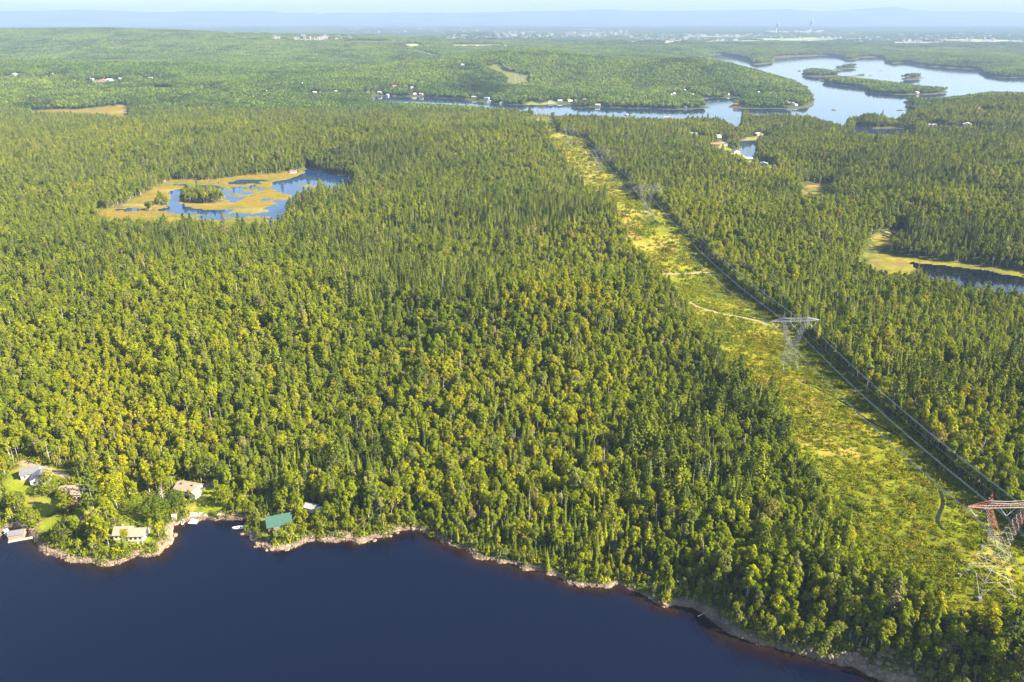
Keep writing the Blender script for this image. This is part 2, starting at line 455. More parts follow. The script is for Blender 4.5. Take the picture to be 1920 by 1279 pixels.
def water_material(name, deep, shallow=None, bump=0.05, scale=0.8, rough=0.08):
    m = bpy.data.materials.new(name)
    m.use_nodes = True
    nt = m.node_tree
    b = nt.nodes['Principled BSDF']
    b.inputs['Roughness'].default_value = rough
    b.inputs['IOR'].default_value = 1.333
    b.inputs['Specular IOR Level'].default_value = 0.5
    b.inputs['Base Color'].default_value = (*deep, 1)
    tc = nt.nodes.new('ShaderNodeTexCoord')
    mp = nt.nodes.new('ShaderNodeMapping'); mp.inputs['Rotation'].default_value = (0, 0, 0.5); mp.inputs['Scale'].default_value = (1, 0.35, 1)
    nt.links.new(tc.outputs['Object'], mp.inputs[0])
    n = nt.nodes.new('ShaderNodeTexNoise'); n.inputs['Scale'].default_value = scale; n.inputs['Detail'].default_value = 4
    nt.links.new(mp.outputs[0], n.inputs['Vector'])
    bp = nt.nodes.new('ShaderNodeBump'); bp.inputs['Strength'].default_value = bump; bp.inputs['Distance'].default_value = 1.0
    nt.links.new(n.outputs['Fac'], bp.inputs['Height']); nt.links.new(bp.outputs[0], b.inputs['Normal'])
    if shallow:
        a = nt.nodes.new('ShaderNodeAttribute'); a.attribute_name = 'shallow'
        n3 = nt.nodes.new('ShaderNodeTexNoise'); n3.inputs['Scale'].default_value = 0.12; n3.inputs['Detail'].default_value = 4
        nt.links.new(tc.outputs['Object'], n3.inputs['Vector'])
        ml = nt.nodes.new('ShaderNodeMath'); ml.operation = 'MULTIPLY_ADD'; ml.inputs[1].default_value = 0.9; ml.inputs[2].default_value = -0.45
        nt.links.new(n3.outputs['Fac'], ml.inputs[0])
        ad = nt.nodes.new('ShaderNodeMath'); ad.operation = 'ADD'
        mm = nt.nodes.new('ShaderNodeMath'); mm.operation = 'MULTIPLY'
        nt.links.new(ml.outputs[0], mm.inputs[0]); nt.links.new(a.outputs['Fac'], mm.inputs[1])
        nt.links.new(mm.outputs[0], ad.inputs[0]); nt.links.new(a.outputs['Fac'], ad.inputs[1])
        r = nt.nodes.new('ShaderNodeValToRGB')
        r.color_ramp.elements[0].position = 0.0; r.color_ramp.elements[0].color = (*deep, 1)
        r.color_ramp.elements[1].position = 1.0; r.color_ramp.elements[1].color = (*shallow, 1)
        e = r.color_ramp.elements.new(0.5); e.color = (shallow[0] * 0.4, shallow[1] * 0.35 + deep[1] * .3, shallow[2] * 0.3 + deep[2] * .4, 1)
        nt.links.new(ad.outputs[0], r.inputs[0]); nt.links.new(r.outputs[0], b.inputs['Base Color'])
    return m


M_LEAF = leaf_material('broadleaf_foliage', 0.42)
M_NEEDLE = leaf_material('needle_foliage', 0.22)
M_BARK = mat('grey_bark', (0.20, 0.17, 0.14), 0.9, 3, 0.3)
M_PALEBARK = mat('pale_bark', (0.42, 0.38, 0.33), 0.9, 3, 0.3)
M_DEAD = mat('weathered_wood', (0.33, 0.29, 0.25), 0.9, 3, 0.25)
M_GROUND = ground_material()
M_ROCK = mat('shore_rock', (0.165, 0.122, 0.085), 0.9, 1.4, 0.4, bump=0.5)
M_STEEL = mat('galvanised_steel', (0.13, 0.138, 0.15), 0.5, 2, 0.12, metallic=0.2)
M_REDSTEEL = mat('red_painted_steel', (0.27, 0.07, 0.04), 0.6, 1.5, 0.35)
M_WHITESTEEL = mat('white_painted_steel', (0.30, 0.28, 0.25), 0.6, 1.5, 0.15)
M_GLASSINS = mat('insulator_glass', (0.55, 0.58, 0.58), 0.25)
M_WIRE = mat('aluminium_conductor', (0.5, 0.5, 0.5), 0.6)
M_TRACK = mat('dirt_track', (0.21, 0.165, 0.10), 0.95, 0.6, 0.25)
M_DITCH = mat('wet_ditch', (0.018, 0.02, 0.012), 0.98, 0.8, 0.4, spec=0.0)
M_WINDOW = mat('window_glass', (0.03, 0.035, 0.04), 0.1, spec=0.6)
M_CONC = mat('concrete', (0.16, 0.15, 0.13), 0.9, 2, 0.2)
_mats = {}


def paint(name, col, rough=0.7):
    if name not in _mats:
        _mats[name] = mat(name, col, rough, 1.2, 0.14)
    return _mats[name]


# ------------------------------------------------------------------ object helpers
class MB:
    """collects faces of one mesh"""
    def __init__(self):
        self.v, self.f, self.m = [], [], []

    def face(self, pts, mi=0):
        b = len(self.v)
        self.v += [tuple(p) for p in pts]
        self.f.append(tuple(range(b, b + len(pts))))
        self.m.append(mi)

    def box(self, x0, x1, y0, y1, z0, z1, mi=0):
        b = len(self.v)
        self.v += [(x, y, z) for z in (z0, z1) for (x, y) in ((x0, y0), (x1, y0), (x1, y1), (x0, y1))]
        for q in ((3, 2, 1, 0), (4, 5, 6, 7), (0, 1, 5, 4), (1, 2, 6, 5), (2, 3, 7, 6), (3, 0, 4, 7)):
            self.f.append(tuple(b + i for i in q)); self.m.append(mi)

    def bar(self, p, q, r, mi=0, n=4, r2=None):
        p, q = Vector(p), Vector(q)
        d = (q - p)
        if d.length < 1e-6:
            return
        d.normalize()
        a = d.orthogonal().normalized()
        c = d.cross(a)
        r2 = r if r2 is None else r2
        b = len(self.v)
        for (o, rr) in ((p, r), (q, r2)):
            for k in range(n):
                t = 2 * math.pi * k / n + math.pi / 4
                self.v.append(tuple(o + (a * math.cos(t) + c * math.sin(t)) * rr))
        for k in range(n):
            self.f.append((b + k, b + (k + 1) % n, b + n + (k + 1) % n, b + n + k)); self.m.append(mi)
        self.f.append(tuple(b + n + k for k in range(n))); self.m.append(mi)
        self.f.append(tuple(b + n - 1 - k for k in range(n))); self.m.append(mi)

    def tube(self, pts, r, mi=0, n=5):
        """one continuous tube along pts"""
        pts = [Vector(p) for p in pts]
        b = len(self.v)
        for i, p in enumerate(pts):
            d = (pts[min(i + 1, len(pts) - 1)] - pts[max(i - 1, 0)]).normalized()
            a = d.cross(Vector((0, 0, 1)))
            a = a.normalized() if a.length > 1e-4 else Vector((1, 0, 0))
            c = a.cross(d)
            for k in range(n):
                t = 2 * math.pi * k / n
                self.v.append(tuple(p + (a * math.cos(t) + c * math.sin(t)) * r))
        for i in range(len(pts) - 1):
            for k in range(n):
                self.f.append((b + i * n + k, b + i * n + (k + 1) % n, b + (i + 1) * n + (k + 1) % n, b + (i + 1) * n + k)); self.m.append(mi)

    def prism(self, outline, z0, z1, mi=0):
        n = len(outline)
        b = len(self.v)
        self.v += [(x, y, z0) for x, y in outline] + [(x, y, z1) for x, y in outline]
        for k in range(n):
            self.f.append((b + k, b + (k + 1) % n, b + n + (k + 1) % n, b + n + k)); self.m.append(mi)
        self.f.append(tuple(b + n + k for k in range(n))); self.m.append(mi)
        self.f.append(tuple(b + n - 1 - k for k in range(n))); self.m.append(mi)

    def mesh(self, name, mats):
        me = bpy.data.meshes.new(name)
        me.from_pydata(self.v, [], self.f)
        for q in (mats if isinstance(mats, (list, tuple)) else [mats]):
            me.materials.append(q)
        me.polygons.foreach_set('material_index', self.m)
        me.update()
        return me

    def build(self, name, mats, parent=None, loc=None, rz=None):
        return link(name, self.mesh(name, mats), parent, loc, rz)


def link(name, data, parent=None, loc=None, rz=None):
    o = bpy.data.objects.new(name, data)
    COL.objects.link(o)
    if parent is not None:
        o.parent = parent
    if loc is not None:
        o.location = loc
    if rz is not None:
        o.rotation_euler = (0, 0, rz)
    return o


def tag(o, label=None, cat=None, group=None, kind=None):
    if label: o['label'] = label
    if cat: o['category'] = cat
    if group: o['group'] = group
    if kind: o['kind'] = kind
    return o


def thing(name, label, cat, loc, rz=0.0, group=None):
    return tag(link(name, None, None, loc, rz), label, cat, group)


def fast_mesh(name, V, Fq, mats, matidx=None, attrs=None, smooth=False):
    """numpy arrays -> mesh (all faces with the same corner count)"""
    me = bpy.data.meshes.new(name)
    V = np.asarray(V, np.float32); Fq = np.asarray(Fq, np.int32)
    k = Fq.shape[1] if len(Fq) else 4
    me.vertices.add(len(V)); me.vertices.foreach_set('co', V.ravel())
    if len(Fq):
        me.loops.add(Fq.size); me.loops.foreach_set('vertex_index', Fq.ravel())
        me.polygons.add(len(Fq)); me.polygons.foreach_set('loop_start', np.arange(0, Fq.size, k, dtype=np.int32))
        me.polygons.foreach_set('loop_total', np.full(len(Fq), k, np.int32))
    for q in (mats or []):
        me.materials.append(q)
    if matidx is not None:
        me.polygons.foreach_set('material_index', np.asarray(matidx, np.int32))
    if smooth and len(Fq):
        me.polygons.foreach_set('use_smooth', np.ones(len(Fq), bool))
    for (nm, typ, dom, arr) in (attrs or []):
        a = me.attributes.new(nm, typ, dom)
        key = {'FLOAT_VECTOR': 'vector', 'FLOAT_COLOR': 'color', 'FLOAT': 'value', 'INT': 'value'}[typ]
        a.data.foreach_set(key, np.ascontiguousarray(arr, dtype=np.int32 if typ == 'INT' else np.float32).ravel())
    me.update(calc_edges=True)
    me.validate()
    return me

# ------------------------------------------------------------------ ground cover colours and the terrain sheet
def mixc(a, b, t):
    return a * (1 - t[:, None]) + np.asarray(b) * t[:, None]


def cover_colour(x, y, sd):
    n = len(x)
    c = np.tile(np.array([0.045, 0.055, 0.012]), (n, 1))
    c = mixc(c, (0.06, 0.05, 0.03), sstep(0.1, 0.6, fbm(x, y, 18, 50)))
    far = sstep(17000, 21000, y)
    canopy = mixc(np.tile(np.array([0.06, 0.085, 0.025]), (n, 1)), (0.11, 0.12, 0.05), sstep(0.15, 0.5, fbm(x / 3, y / 6, 900, 52)))
    c = c * (1 - far[:, None]) + canopy * far[:, None]
    # power line clearing
    cs = np.maximum(signed(x, y, CORRIDOR, 60), signed(x, y, HILL_CUT, 60))
    m = sstep(-4, 1, cs)
    g = np.tile(np.array([0.122, 0.136, 0.005]), (n, 1))
    g = mixc(g, (0.055, 0.072, 0.005), sstep(0.0, 0.5, fbm(x, y, 16, 60)))
    g = mixc(g, (0.225, 0.180, 0.030), sstep(0.12, 0.5, fbm(x, y, 34, 63) + 0.25 * vnoise(x, y, 4, 64) + 0.45 * sstep(680, 900, y) - 0.20 - 0.3 * sstep(1900, 2300, y)))
    g = mixc(g, (0.215, 0.185, 0.006), sstep(0.1, 0.5, fbm(x + 50, y, 22, 66)) * 0.8)
    g = mixc(g, (0.16, 0.07, 0.028), sstep(0.46, 0.66, fbm(x, y + 90, 20, 69)) * 0.5)
    c = mixc(c, 0, m) + g * m[:, None]
    hc = sstep(-4, 4, signed(x, y, HILL_CUT, 60))
    c = mixc(c, (0.085, 0.095, 0.022), hc * 0.85)
    for P in BOGS:
        s = signed(x, y, P, 60)
        s = s + 7 * vnoise(x / 2, y, 16, 78) + 3 * vnoise(x, y, 6, 79)
        m = sstep(-4, 3, s)
        b = np.tile(np.array([0.155, 0.112, 0.010]), (n, 1)) if P is not BOGS[1] else np.tile(np.array([0.17, 0.145, 0.012]), (n, 1))
        b = mixc(b, (0.105, 0.105, 0.014), sstep(-0.15, 0.4, fbm(x / 1.6, y, 30, 70)) * 0.95)
        b = mixc(b, (0.13, 0.085, 0.04), sstep(0.15, 0.5, fbm(x / 2.5, y, 12, 73)) * sstep(30, 3, s) * 0.9)
        b = mixc(b, (0.24, 0.18, 0.055), sstep(0.2, 0.6, fbm(x / 3, y, 26, 76)) * 0.6)
        c = mixc(c, 0, m) + b * m[:, None]
    for P in POND_ISLES:
        c = mixc(c, (0.07, 0.07, 0.03), sstep(-2, 2, signed(x, y, P, 30)))
    for P in LAWNS:
        s = signed(x, y, P, 30)
        l = np.tile(np.array([0.13, 0.155, 0.008]), (n, 1))
        l = mixc(l, (0.20, 0.155, 0.035), sstep(0.0, 0.5, fbm(x, y, 9, 80)) * 0.7)
        m = sstep(-1, 0.5, s)
        c = mixc(c, 0, m) + l * m[:, None]
    for P in GLADES:
        s = signed(x, y, P, 60)
        l = mixc(np.tile(np.array([0.13, 0.16, 0.022]), (n, 1)), (0.24, 0.20, 0.08), sstep(0.0, 0.5, fbm(x, y, 22, 83)))
        m = sstep(-3, 2, s)
        c = mixc(c, 0, m) + l * m[:, None]
    for i, P in enumerate(FIELDS):
        s = signed(x, y, P, 200)
        m = sstep(-8, 8, s)
        col = [(0.22, 0.19, 0.10), (0.19, 0.175, 0.075), (0.13, 0.16, 0.05), (0.22, 0.195, 0.12)][i % 4]
        l = mixc(np.tile(np.array(col), (n, 1)), (0.22, 0.27, 0.09), sstep(0.0, 0.3, fbm(x / 2, y / 5, 160, 86)))
        c = mixc(c, 0, m) + l * m[:, None]
    # rock and gravel at the shores
    k = np.where(y < 800, 1.0, 2.2)
    u, v, _ = to_pixel(x, y, 1.0)
    w = (3.2 + 2.0 * vnoise(x, y, 14, 90)) * k * np.where(y < 800, 1 - 0.55 * sstep(740, 830, u), 0.3) * (0.8 + 0.55 * vnoise(x, y, 27, 91))
    w = w + 2.5 * sstep(1480, 1640, u) * sstep(420, 330, y)
    bogged = np.zeros(n)
    for P in BOGS:
        bogged = np.maximum(bogged, sstep(-25, -10, signed(x, y, P, 60)))
    m = sstep(w + 1, w - 1, sd) * (1 - bogged) * (1 - 0.6 * sstep(1300, 1800, y))
    r = np.tile(np.array([0.18, 0.135, 0.095]), (n, 1))
    r = mixc(r, (0.09, 0.07, 0.055), sstep(0.0, 0.5, fbm(x, y, 3.5, 93)))
    r = mixc(r, (0.235, 0.185, 0.135), sstep(0.1, 0.5, fbm(x, y, 5, 96)) * 0.7)
    r = mixc(r, (0.11, 0.06, 0.035), sstep(0.5, 0.0, sd) * 0.7)
    c = mixc(c, 0, m) + r * m[:, None]
    return c


def build_terrain():
    n_r, n_c = gx.shape
    col = cover_colour(gx.ravel(), gy.ravel(), GSD.ravel())
    V = np.stack([gx.ravel(), gy.ravel(), GZ.ravel()], 1)
    i = np.arange(n_r * n_c).reshape(n_r, n_c)
    Q = np.stack([i[:-1, :-1].ravel(), i[:-1, 1:].ravel(), i[1:, 1:].ravel(), i[1:, :-1].ravel()], 1)
    # the lake bed far below the water is never seen: drop those quads
    deep = (GZ < -2.2)
    dq = deep[:-1, :-1] & deep[:-1, 1:] & deep[1:, 1:] & deep[1:, :-1]
    Q = Q[~dq.ravel()]
    c4 = np.concatenate([col, np.ones((len(col), 1))], 1)
    me = fast_mesh('ground', V, Q, [M_GROUND], attrs=[('cover', 'FLOAT_COLOR', 'POINT', c4)], smooth=True)
    tag(link('ground', me), kind='structure')


build_terrain()

# lake bed under the near lake closes the ground below the camera
bed = MB(); bed.face([(-3000, -4000, -4), (3000, -4000, -4), (3000, 440, -4), (-3000, 440, -4)])
tag(bed.build('lake_bed', mat('lake_bed_mud', (0.05, 0.03, 0.015), 0.95, 0.2)), kind='structure')

M_LAKE = water_material('lake_water', (0.0012, 0.0026, 0.0115), (0.017, 0.0085, 0.0036), bump=0.34, scale=0.5, rough=0.12)
M_FARWATER = water_material('far_lake_water', (0.010, 0.022, 0.055), bump=0.10, scale=0.12, rough=0.06)
M_BOGPOND = water_material('bog_pond_water', (0.003, 0.005, 0.010), bump=0.008, scale=0.3, rough=0.02)
M_POND = water_material('pond_water', (0.007, 0.026, 0.075), bump=0.02, scale=0.5, rough=0.03)  # blue of the reflected sky is put into the base colour


def build_near_lake():
    xs = np.concatenate([[-3000, -1500, -800, -500], np.arange(-380, 300, 2.2), [330, 400, 600, 1200, 3000]])
    ys = np.concatenate([[-4000, -1500, -500, -100, 100], np.arange(190, 440, 2.2)])
    X, Y = np.meshgrid(xs, ys)
    sd = -signed(X.ravel(), Y.ravel(), NEAR_LAKE, 60)
    wide = 7 + 6 * vnoise(X.ravel(), Y.ravel(), 34, 120)
    sh = np.clip(1 + sd / np.maximum(wide, 3), 0, 1) ** 1.3
    keep = sd < 12
    n_r, n_c = X.shape
    i = np.arange(X.size).reshape(X.shape)
    Q = np.stack([i[:-1, :-1].ravel(), i[:-1, 1:].ravel(), i[1:, 1:].ravel(), i[1:, :-1].ravel()], 1)
    Q = Q[keep[Q].any(1)]
    V = np.stack([X.ravel(), Y.ravel(), np.zeros(X.size)], 1)
    me = fast_mesh('lake_water', V, Q, [M_LAKE], attrs=[('shallow', 'FLOAT', 'POINT', sh)])
    tag(link('lake_water', me), kind='structure')


build_near_lake()


def water_sheet(name, P, m, z=0.0, grow=25):
    lo, hi = P.min(0) - grow, P.max(0) + grow
    b = MB(); b.face([(lo[0], lo[1], z), (hi[0], lo[1], z), (hi[0], hi[1], z), (lo[0], hi[1], z)])
    tag(b.build(name, m), kind='structure')


water_sheet('far_lake_water', FAR_LAKE, M_FARWATER)
water_sheet('inlet_water', INLET, M_FARWATER)
water_sheet('pond_water', np.vstack([POND, POND_B, POND_C, POND_D]), M_POND)
water_sheet('bog_pond_water', BOG_POND, M_BOGPOND)


def build_hills():
    sk = [(-700, 22), (-200, 20), (0, 20.5), (100, 19.5), (150, 18), (233, 20), (290, 23), (400, 20.5), (500, 20.5), (547, 24.5), (580, 23), (600, 26), (640, 23.5),
          (720, 25), (740, 23.5), (840, 24), (1007, 21), (1090, 19), (1140, 17), (1187, 20), (1280, 20.5), (1380, 19), (1480, 17), (1533, 22), (1580, 19), (1647, 14), (1680, 13.5),
          (1713, 18), (1760, 21.5), (1847, 20.5), (1920, 24), (2200, 22), (2700, 24)]
    su, sv = np.array([p[0] for p in sk], float), np.array([p[1] for p in sk], float)
    U = np.linspace(-700, 2700, 420)
    Vv = np.interp(U, su, sv) + 0.5 * vnoise(U, U * 0, 30, 130) + 0.3 * vnoise(U, U * 0, 9, 131)
    D = 26000.0
    rows = []
    for k, (dd, f) in enumerate([(-7000, 0.0), (-5200, 0.12), (-3400, 0.33), (-1600, 0.62), (0, 1.0), (2000, 0.7), (4500, 0.1)]):
        dx, dy, dz = ray(U, Vv)
        X = dx * (D + dd) / dy
        top = H + dz / dy * D
        nz = 0.16 * vnoise(X, X * 0 + dd, 2600, 133) * (0 < f < 1)
        rows.append(np.stack([X, np.full_like(X, D + dd) + 500 * vnoise(X, X * 0 + dd, 2400, 134) * (f < 1), -5 + (top + 5) * np.clip(f + nz, 0, 1)], 1))
    V = np.concatenate(rows)
    n = len(U)
    i = np.arange(len(V)).reshape(len(rows), n)
    Q = np.stack([i[:-1, :-1].ravel(), i[:-1, 1:].ravel(), i[1:, 1:].ravel(), i[1:, :-1].ravel()], 1)
    me = fast_mesh('distant_hills', V, Q, [mat('wooded_hills', (0.04, 0.06, 0.03), 0.95, 0.0008, 0.4)], smooth=True)
    tag(link('distant_hills', me), kind='structure')


build_hills()


def build_haze():
    b = MB(); b.box(-40000, 40000, -5000, 33500, -6, 620)
    m = bpy.data.materials.new('haze')
    m.use_nodes = True
    nt = m.node_tree
    nt.nodes.remove(nt.nodes['Principled BSDF'])
    pv = nt.nodes.new('ShaderNodeVolumePrincipled')
    pv.inputs['Color'].default_value = (*HAZE_COLOR, 1)
    pv.inputs['Density'].default_value = HAZE_DENSITY
    pv.inputs['Anisotropy'].default_value = 0.0
    nt.links.new(pv.outputs[0], nt.nodes['Material Output'].inputs['Volume'])
    tag(b.build('haze', m), kind='stuff')


build_haze()

# ------------------------------------------------------------------ tree forms
def leaf_quads(P, N, S, rng, aspect=1.0, flip=True):
    """one bent four-corner leaf clump at each point P facing N with size S"""
    n = len(P)
    r = rng.normal(size=(n, 3))
    a = np.cross(N, r); a /= np.linalg.norm(a, axis=1, keepdims=True) + 1e-9
    b = np.cross(N, a)
    s = S[:, None]
    j = lambda: rng.uniform(0.7, 1.25, (n, 1))
    c = [P + a * s * j() * 0.5, P + b * s * aspect * j() * 0.5, P - a * s * j() * 0.5, P - b * s * aspect * j() * 0.5]
    c[0] = c[0] - N * s * 0.12; c[2] = c[2] - N * s * 0.12
    V = np.stack(c, 1).reshape(-1, 3)
    Q = np.arange(4 * n).reshape(n, 4)
    return V, Q


def unit(v):
    return v / (np.linalg.norm(v, axis=1, keepdims=True) + 1e-9)


def broadleaf_form(seed, h, r, base, lobes, leaf=0.72, per=46, squash=1.0):
    """crown quads of a deciduous tree: lobes spread through an egg-shaped crown"""
    rng = np.random.default_rng(seed)
    C, R = [], []
    cz, hz = (h + base) / 2, (h - base) / 2
    tries = 0
    while len(C) < lobes and tries < 4000:
        tries += 1
        p = rng.uniform(-1, 1, 3)
        q = np.linalg.norm(p)
        if q > 1 or q < 0.35:
            continue
        taper = 1.0 - 0.35 * max(p[2], 0)
        c = np.array([p[0] * r * 0.86 * taper, p[1] * r * 0.86 * taper, cz + p[2] * hz * 0.82])
        rr = r * rng.uniform(0.30, 0.46)
        if any(np.linalg.norm((c - d) * (1, 1, 0.8)) < 0.62 * (rr + e) * 0.8 for d, e in zip(C, R)):
            continue
        C.append(c); R.append(rr)
    C.append(np.array([0, 0, cz])); R.append(r * 0.5)
    P, N, S, Lv = [], [], [], []
    for i, (c, rr) in enumerate(zip(C, R)):
        d = unit(rng.normal(size=(per, 3)))
        d[:, 2] = np.where(rng.random(per) < 0.6, np.abs(d[:, 2]), d[:, 2])
        p = c + d * (rr * rng.uniform(0.78, 1.12, (per, 1))) * (1, 1, squash)
        ok = np.ones(per, bool)
        for k, (c2, r2) in enumerate(zip(C, R)):
            if k != i:
                ok &= np.linalg.norm(p - c2, axis=1) > r2 * 0.72
        p, d = p[ok], d[ok]
        P.append(p)
        N.append(unit(d + rng.normal(size=p.shape) * 0.30 + (0, 0, 0.2)))
        S.append(rng.uniform(0.7, 1.3, len(p)) * leaf)
        Lv.append(np.full(len(p), rng.uniform(0.82, 1.18)) * rng.uniform(0.78, 1.22, len(p)))
    P, N, S, Lv = map(np.concatenate, (P, N, S, Lv))
    V, Q = leaf_quads(P, N, S, rng)
    return V, Q, Lv


def spruce_form(seed, h, r, base=1.0, tiers=15, per=9, droop=0.35, ragged=0.25, top=0.12):
    rng = np.random.default_rng(seed)
    V, Q, Lv = [], [], []
    for t in range(tiers):
        f = t / (tiers - 1)
        z = base + (h - base) * (0.02 + 0.95 * f)
        rad = r * ((1 - f) ** 0.8 * (1 - top) + top * 0.6) * rng.uniform(1 - ragged, 1 + ragged)
        n = max(4, int(per * (0.55 + 0.5 * (1 - f))))
        a0 = rng.uniform(0, 6.28)
        for k in range(n):
            a = a0 + 6.283 * k / n + rng.normal() * 0.2
            L = rad * rng.uniform(0.72, 1.2)
            w = max(0.22, L * rng.uniform(0.42, 0.62))
            d = np.array([math.cos(a), math.sin(a), 0]); s = np.array([-d[1], d[0], 0])
            z1 = z + rng.normal() * 0.12
            p0 = np.array([0, 0, z1 + 0.25 * L])
            p1 = d * L * 0.6 + s * w * 0.55 + (0, 0, z1 - droop * L * 0.45)
            p2 = d * L + (0, 0, z1 - droop * L)
            p3 = d * L * 0.6 - s * w * 0.55 + (0, 0, z1 - droop * L * 0.45)
            b = len(V) * 1
            V += [p0, p1, p2, p3]
            Q.append((b, b + 1, b + 2, b + 3))
            Lv.append(rng.uniform(0.75, 1.25))
    # leader
    b = len(V)
    V += [np.array([0.12, 0, h * 0.9]), np.array([0, 0.12, h * 0.9]), np.array([0, 0, h]), np.array([-0.12, 0, h * 0.9])]
    Q.append((b, b + 1, b + 2, b + 3)); Lv.append(1.0)
    return np.array(V), np.array(Q), np.array(Lv)


def pine_form(seed, h, r, base):
    """irregular plates of needle clumps on level limbs"""
    rng = np.random.default_rng(seed)
    P, N, S, Lv = [], [], [], []
    n = 17
    for k in range(n):
        f = k / (n - 1)
        z = base + (h - base) * f
        rad = r * (0.45 + 0.75 * math.sin(math.pi * min(1, 0.25 + 0.75 * f)) ** 0.8) * rng.uniform(0.65, 1.15) * (1 - 0.55 * f)
        a = rng.uniform(0, 6.28)
        for q in range(3):
            a += 2.1 + rng.normal() * 0.4
            c = np.array([math.cos(a) * rad * 0.6, math.sin(a) * rad * 0.6, z + rng.normal() * 0.3])
            m = 13
            d = unit(rng.normal(size=(m, 3)))
            p = c + d * np.array([rad * 0.5, rad * 0.5, 0.55]) * rng.uniform(0.6, 1.1, (m, 1))
            P.append(p); N.append(unit(d * (1, 1, 0.5) + rng.normal(size=(m, 3)) * 0.4 + (0, 0, 0.8)))
            S.append(rng.uniform(0.6, 1.1, m) * 0.85); Lv.append(rng.uniform(0.75, 1.25, m))
    P, N, S, Lv = map(np.concatenate, (P, N, S, Lv))
    V, Q = leaf_quads(P, N, S, rng)
    return V, Q, Lv


def trunk_mb(h, r, limbs, seed, lean=0.0):
    rng = random.Random(seed)
    b = MB()
    top = Vector((lean, lean * 0.4, h))
    b.bar((0, 0, -0.6), top * 0.5, r, 0, 6, r * 0.7)
    b.bar(top * 0.5, top, r * 0.7, 0, 5, r * 0.2)
    for k in range(limbs):
        f = rng.uniform(0.4, 0.92)
        a = rng.uniform(0, 6.28)
        L = (1 - f) * h * 0.35 + 0.6
        p = top * f
        b.bar(p, p + Vector((math.cos(a) * L, math.sin(a) * L, L * rng.uniform(0.2, 0.9))), r * 0.4, 0, 4, r * 0.12)
    return b


def dead_form(seed, h, spread):
    rng = random.Random(seed)
    b = MB()
    b.bar((0, 0, -0.5), (0.1, 0.1, h * 0.6), 0.17, 0, 6, 0.11)
    b.bar((0.1, 0.1, h * 0.6), (0.25, 0.0, h), 0.11, 0, 5, 0.03)
    for k in range(34):
        f = rng.uniform(0.25, 0.97); a = rng.uniform(0, 6.28)
        L = spread * (1.15 - f) * rng.uniform(0.5, 1.2)
        p = Vector((0.2 * f, 0.08, h * f))
        q = p + Vector((math.cos(a) * L, math.sin(a) * L, L * rng.uniform(-0.25, 0.5)))
        b.bar(p, q, 0.055, 0, 3, 0.02)
        for j in range(2):
            c = p.lerp(q, rng.uniform(0.4, 0.9))
            b.bar(c, c + Vector((rng.uniform(-1, 1), rng.uniform(-1, 1), rng.uniform(-0.3, 0.6))) * L * 0.4, 0.035, 0, 3, 0.015)
    return b


class Form:
    """crown and trunk meshes of one tree shape, and both in one mesh for the forest"""
    def __init__(self, kind, h, crown, mleaf, trunk, mbark):
        self.kind, self.h = kind, h
        self.crown = None
        if crown is not None:
            V, Q, Lv = crown
            self.crown = fast_mesh(kind + '_crown', V, Q, [mleaf], attrs=[('leaf', 'FLOAT', 'FACE', Lv)])
            self.r = float(np.abs(V[:, :2]).max())
        else:
            self.r = 1.5
        self.trunk = trunk.mesh(kind + '_trunk', mbark)
        b = trunk
        V0 = np.array(b.v)
        if crown is not None:
            F0 = [f for f in b.f]
            me = bpy.data.meshes.new(kind)
            allv = np.concatenate([V, V0])
            allf = [tuple(q) for q in Q.tolist()] + [tuple(i + len(V) for i in f) for f in F0]
            me.from_pydata(allv.tolist(), [], allf)
            me.materials.append(mleaf); me.materials.append(mbark)
            me.polygons.foreach_set('material_index', [0] * len(Q) + [1] * len(F0))
            a = me.attributes.new('leaf', 'FLOAT', 'FACE')
            a.data.foreach_set('value', np.concatenate([Lv, np.ones(len(F0))]).astype(np.float32))
            me.update()
            self.whole = me
        else:
            self.whole = self.trunk


FORMS = []
def add_form(*a):
    FORMS.append(Form(*a)); return len(FORMS) - 1


BROAD = [add_form('broadleaf_tree', h, broadleaf_form(100 + i, h, r, b, n, 0.52, 58), M_LEAF, trunk_mb(h * 0.85, 0.17, 6, i), M_PALEBARK if i % 3 else M_BARK)
         for i, (h, r, b, n) in enumerate([(12.5, 2.7, 3.5, 20), (14, 2.4, 4.5, 20), (11, 2.9, 3.0, 18), (15.5, 2.1, 5, 20), (13, 3.2, 4, 24), (10.5, 2.0, 3, 15), (16, 2.6, 6, 22), (12, 2.3, 2.5, 18), (14.5, 1.8, 4, 18), (13.5, 2.2, 5.5, 17)])]
SPRUCE = [add_form('spruce_tree', h, spruce_form(200 + i, h, r, b, t, 9, dr), M_NEEDLE, trunk_mb(h * 0.93, 0.15, 0, 40 + i), M_BARK)
          for i, (h, r, b, t, dr) in enumerate([(14, 1.75, 1.2, 17, .38), (12, 2.1, 0.8, 14, .3), (15.5, 1.5, 1.8, 19, .45), (11, 1.5, 0.8, 14, .35), (13, 2.4, 1.0, 15, .28), (16.5, 2.0, 2.0, 19, .4), (13.5, 1.2, 1.5, 18, .5)])]
PINE = [add_form('pine_tree', h, pine_form(300 + i, h, r, b), M_NEEDLE, trunk_mb(h * 0.95, 0.24, 8, 60 + i), M_BARK)
        for i, (h, r, b) in enumerate([(18, 3.8, 5), (20, 3.3, 6), (16, 4.2, 4)])]
DEAD = [add_form('dead_tree', h, None, None, dead_form(400 + i, h, s), M_DEAD) for i, (h, s) in enumerate([(12, 1.7), (14, 1.4), (10, 2.2)])]
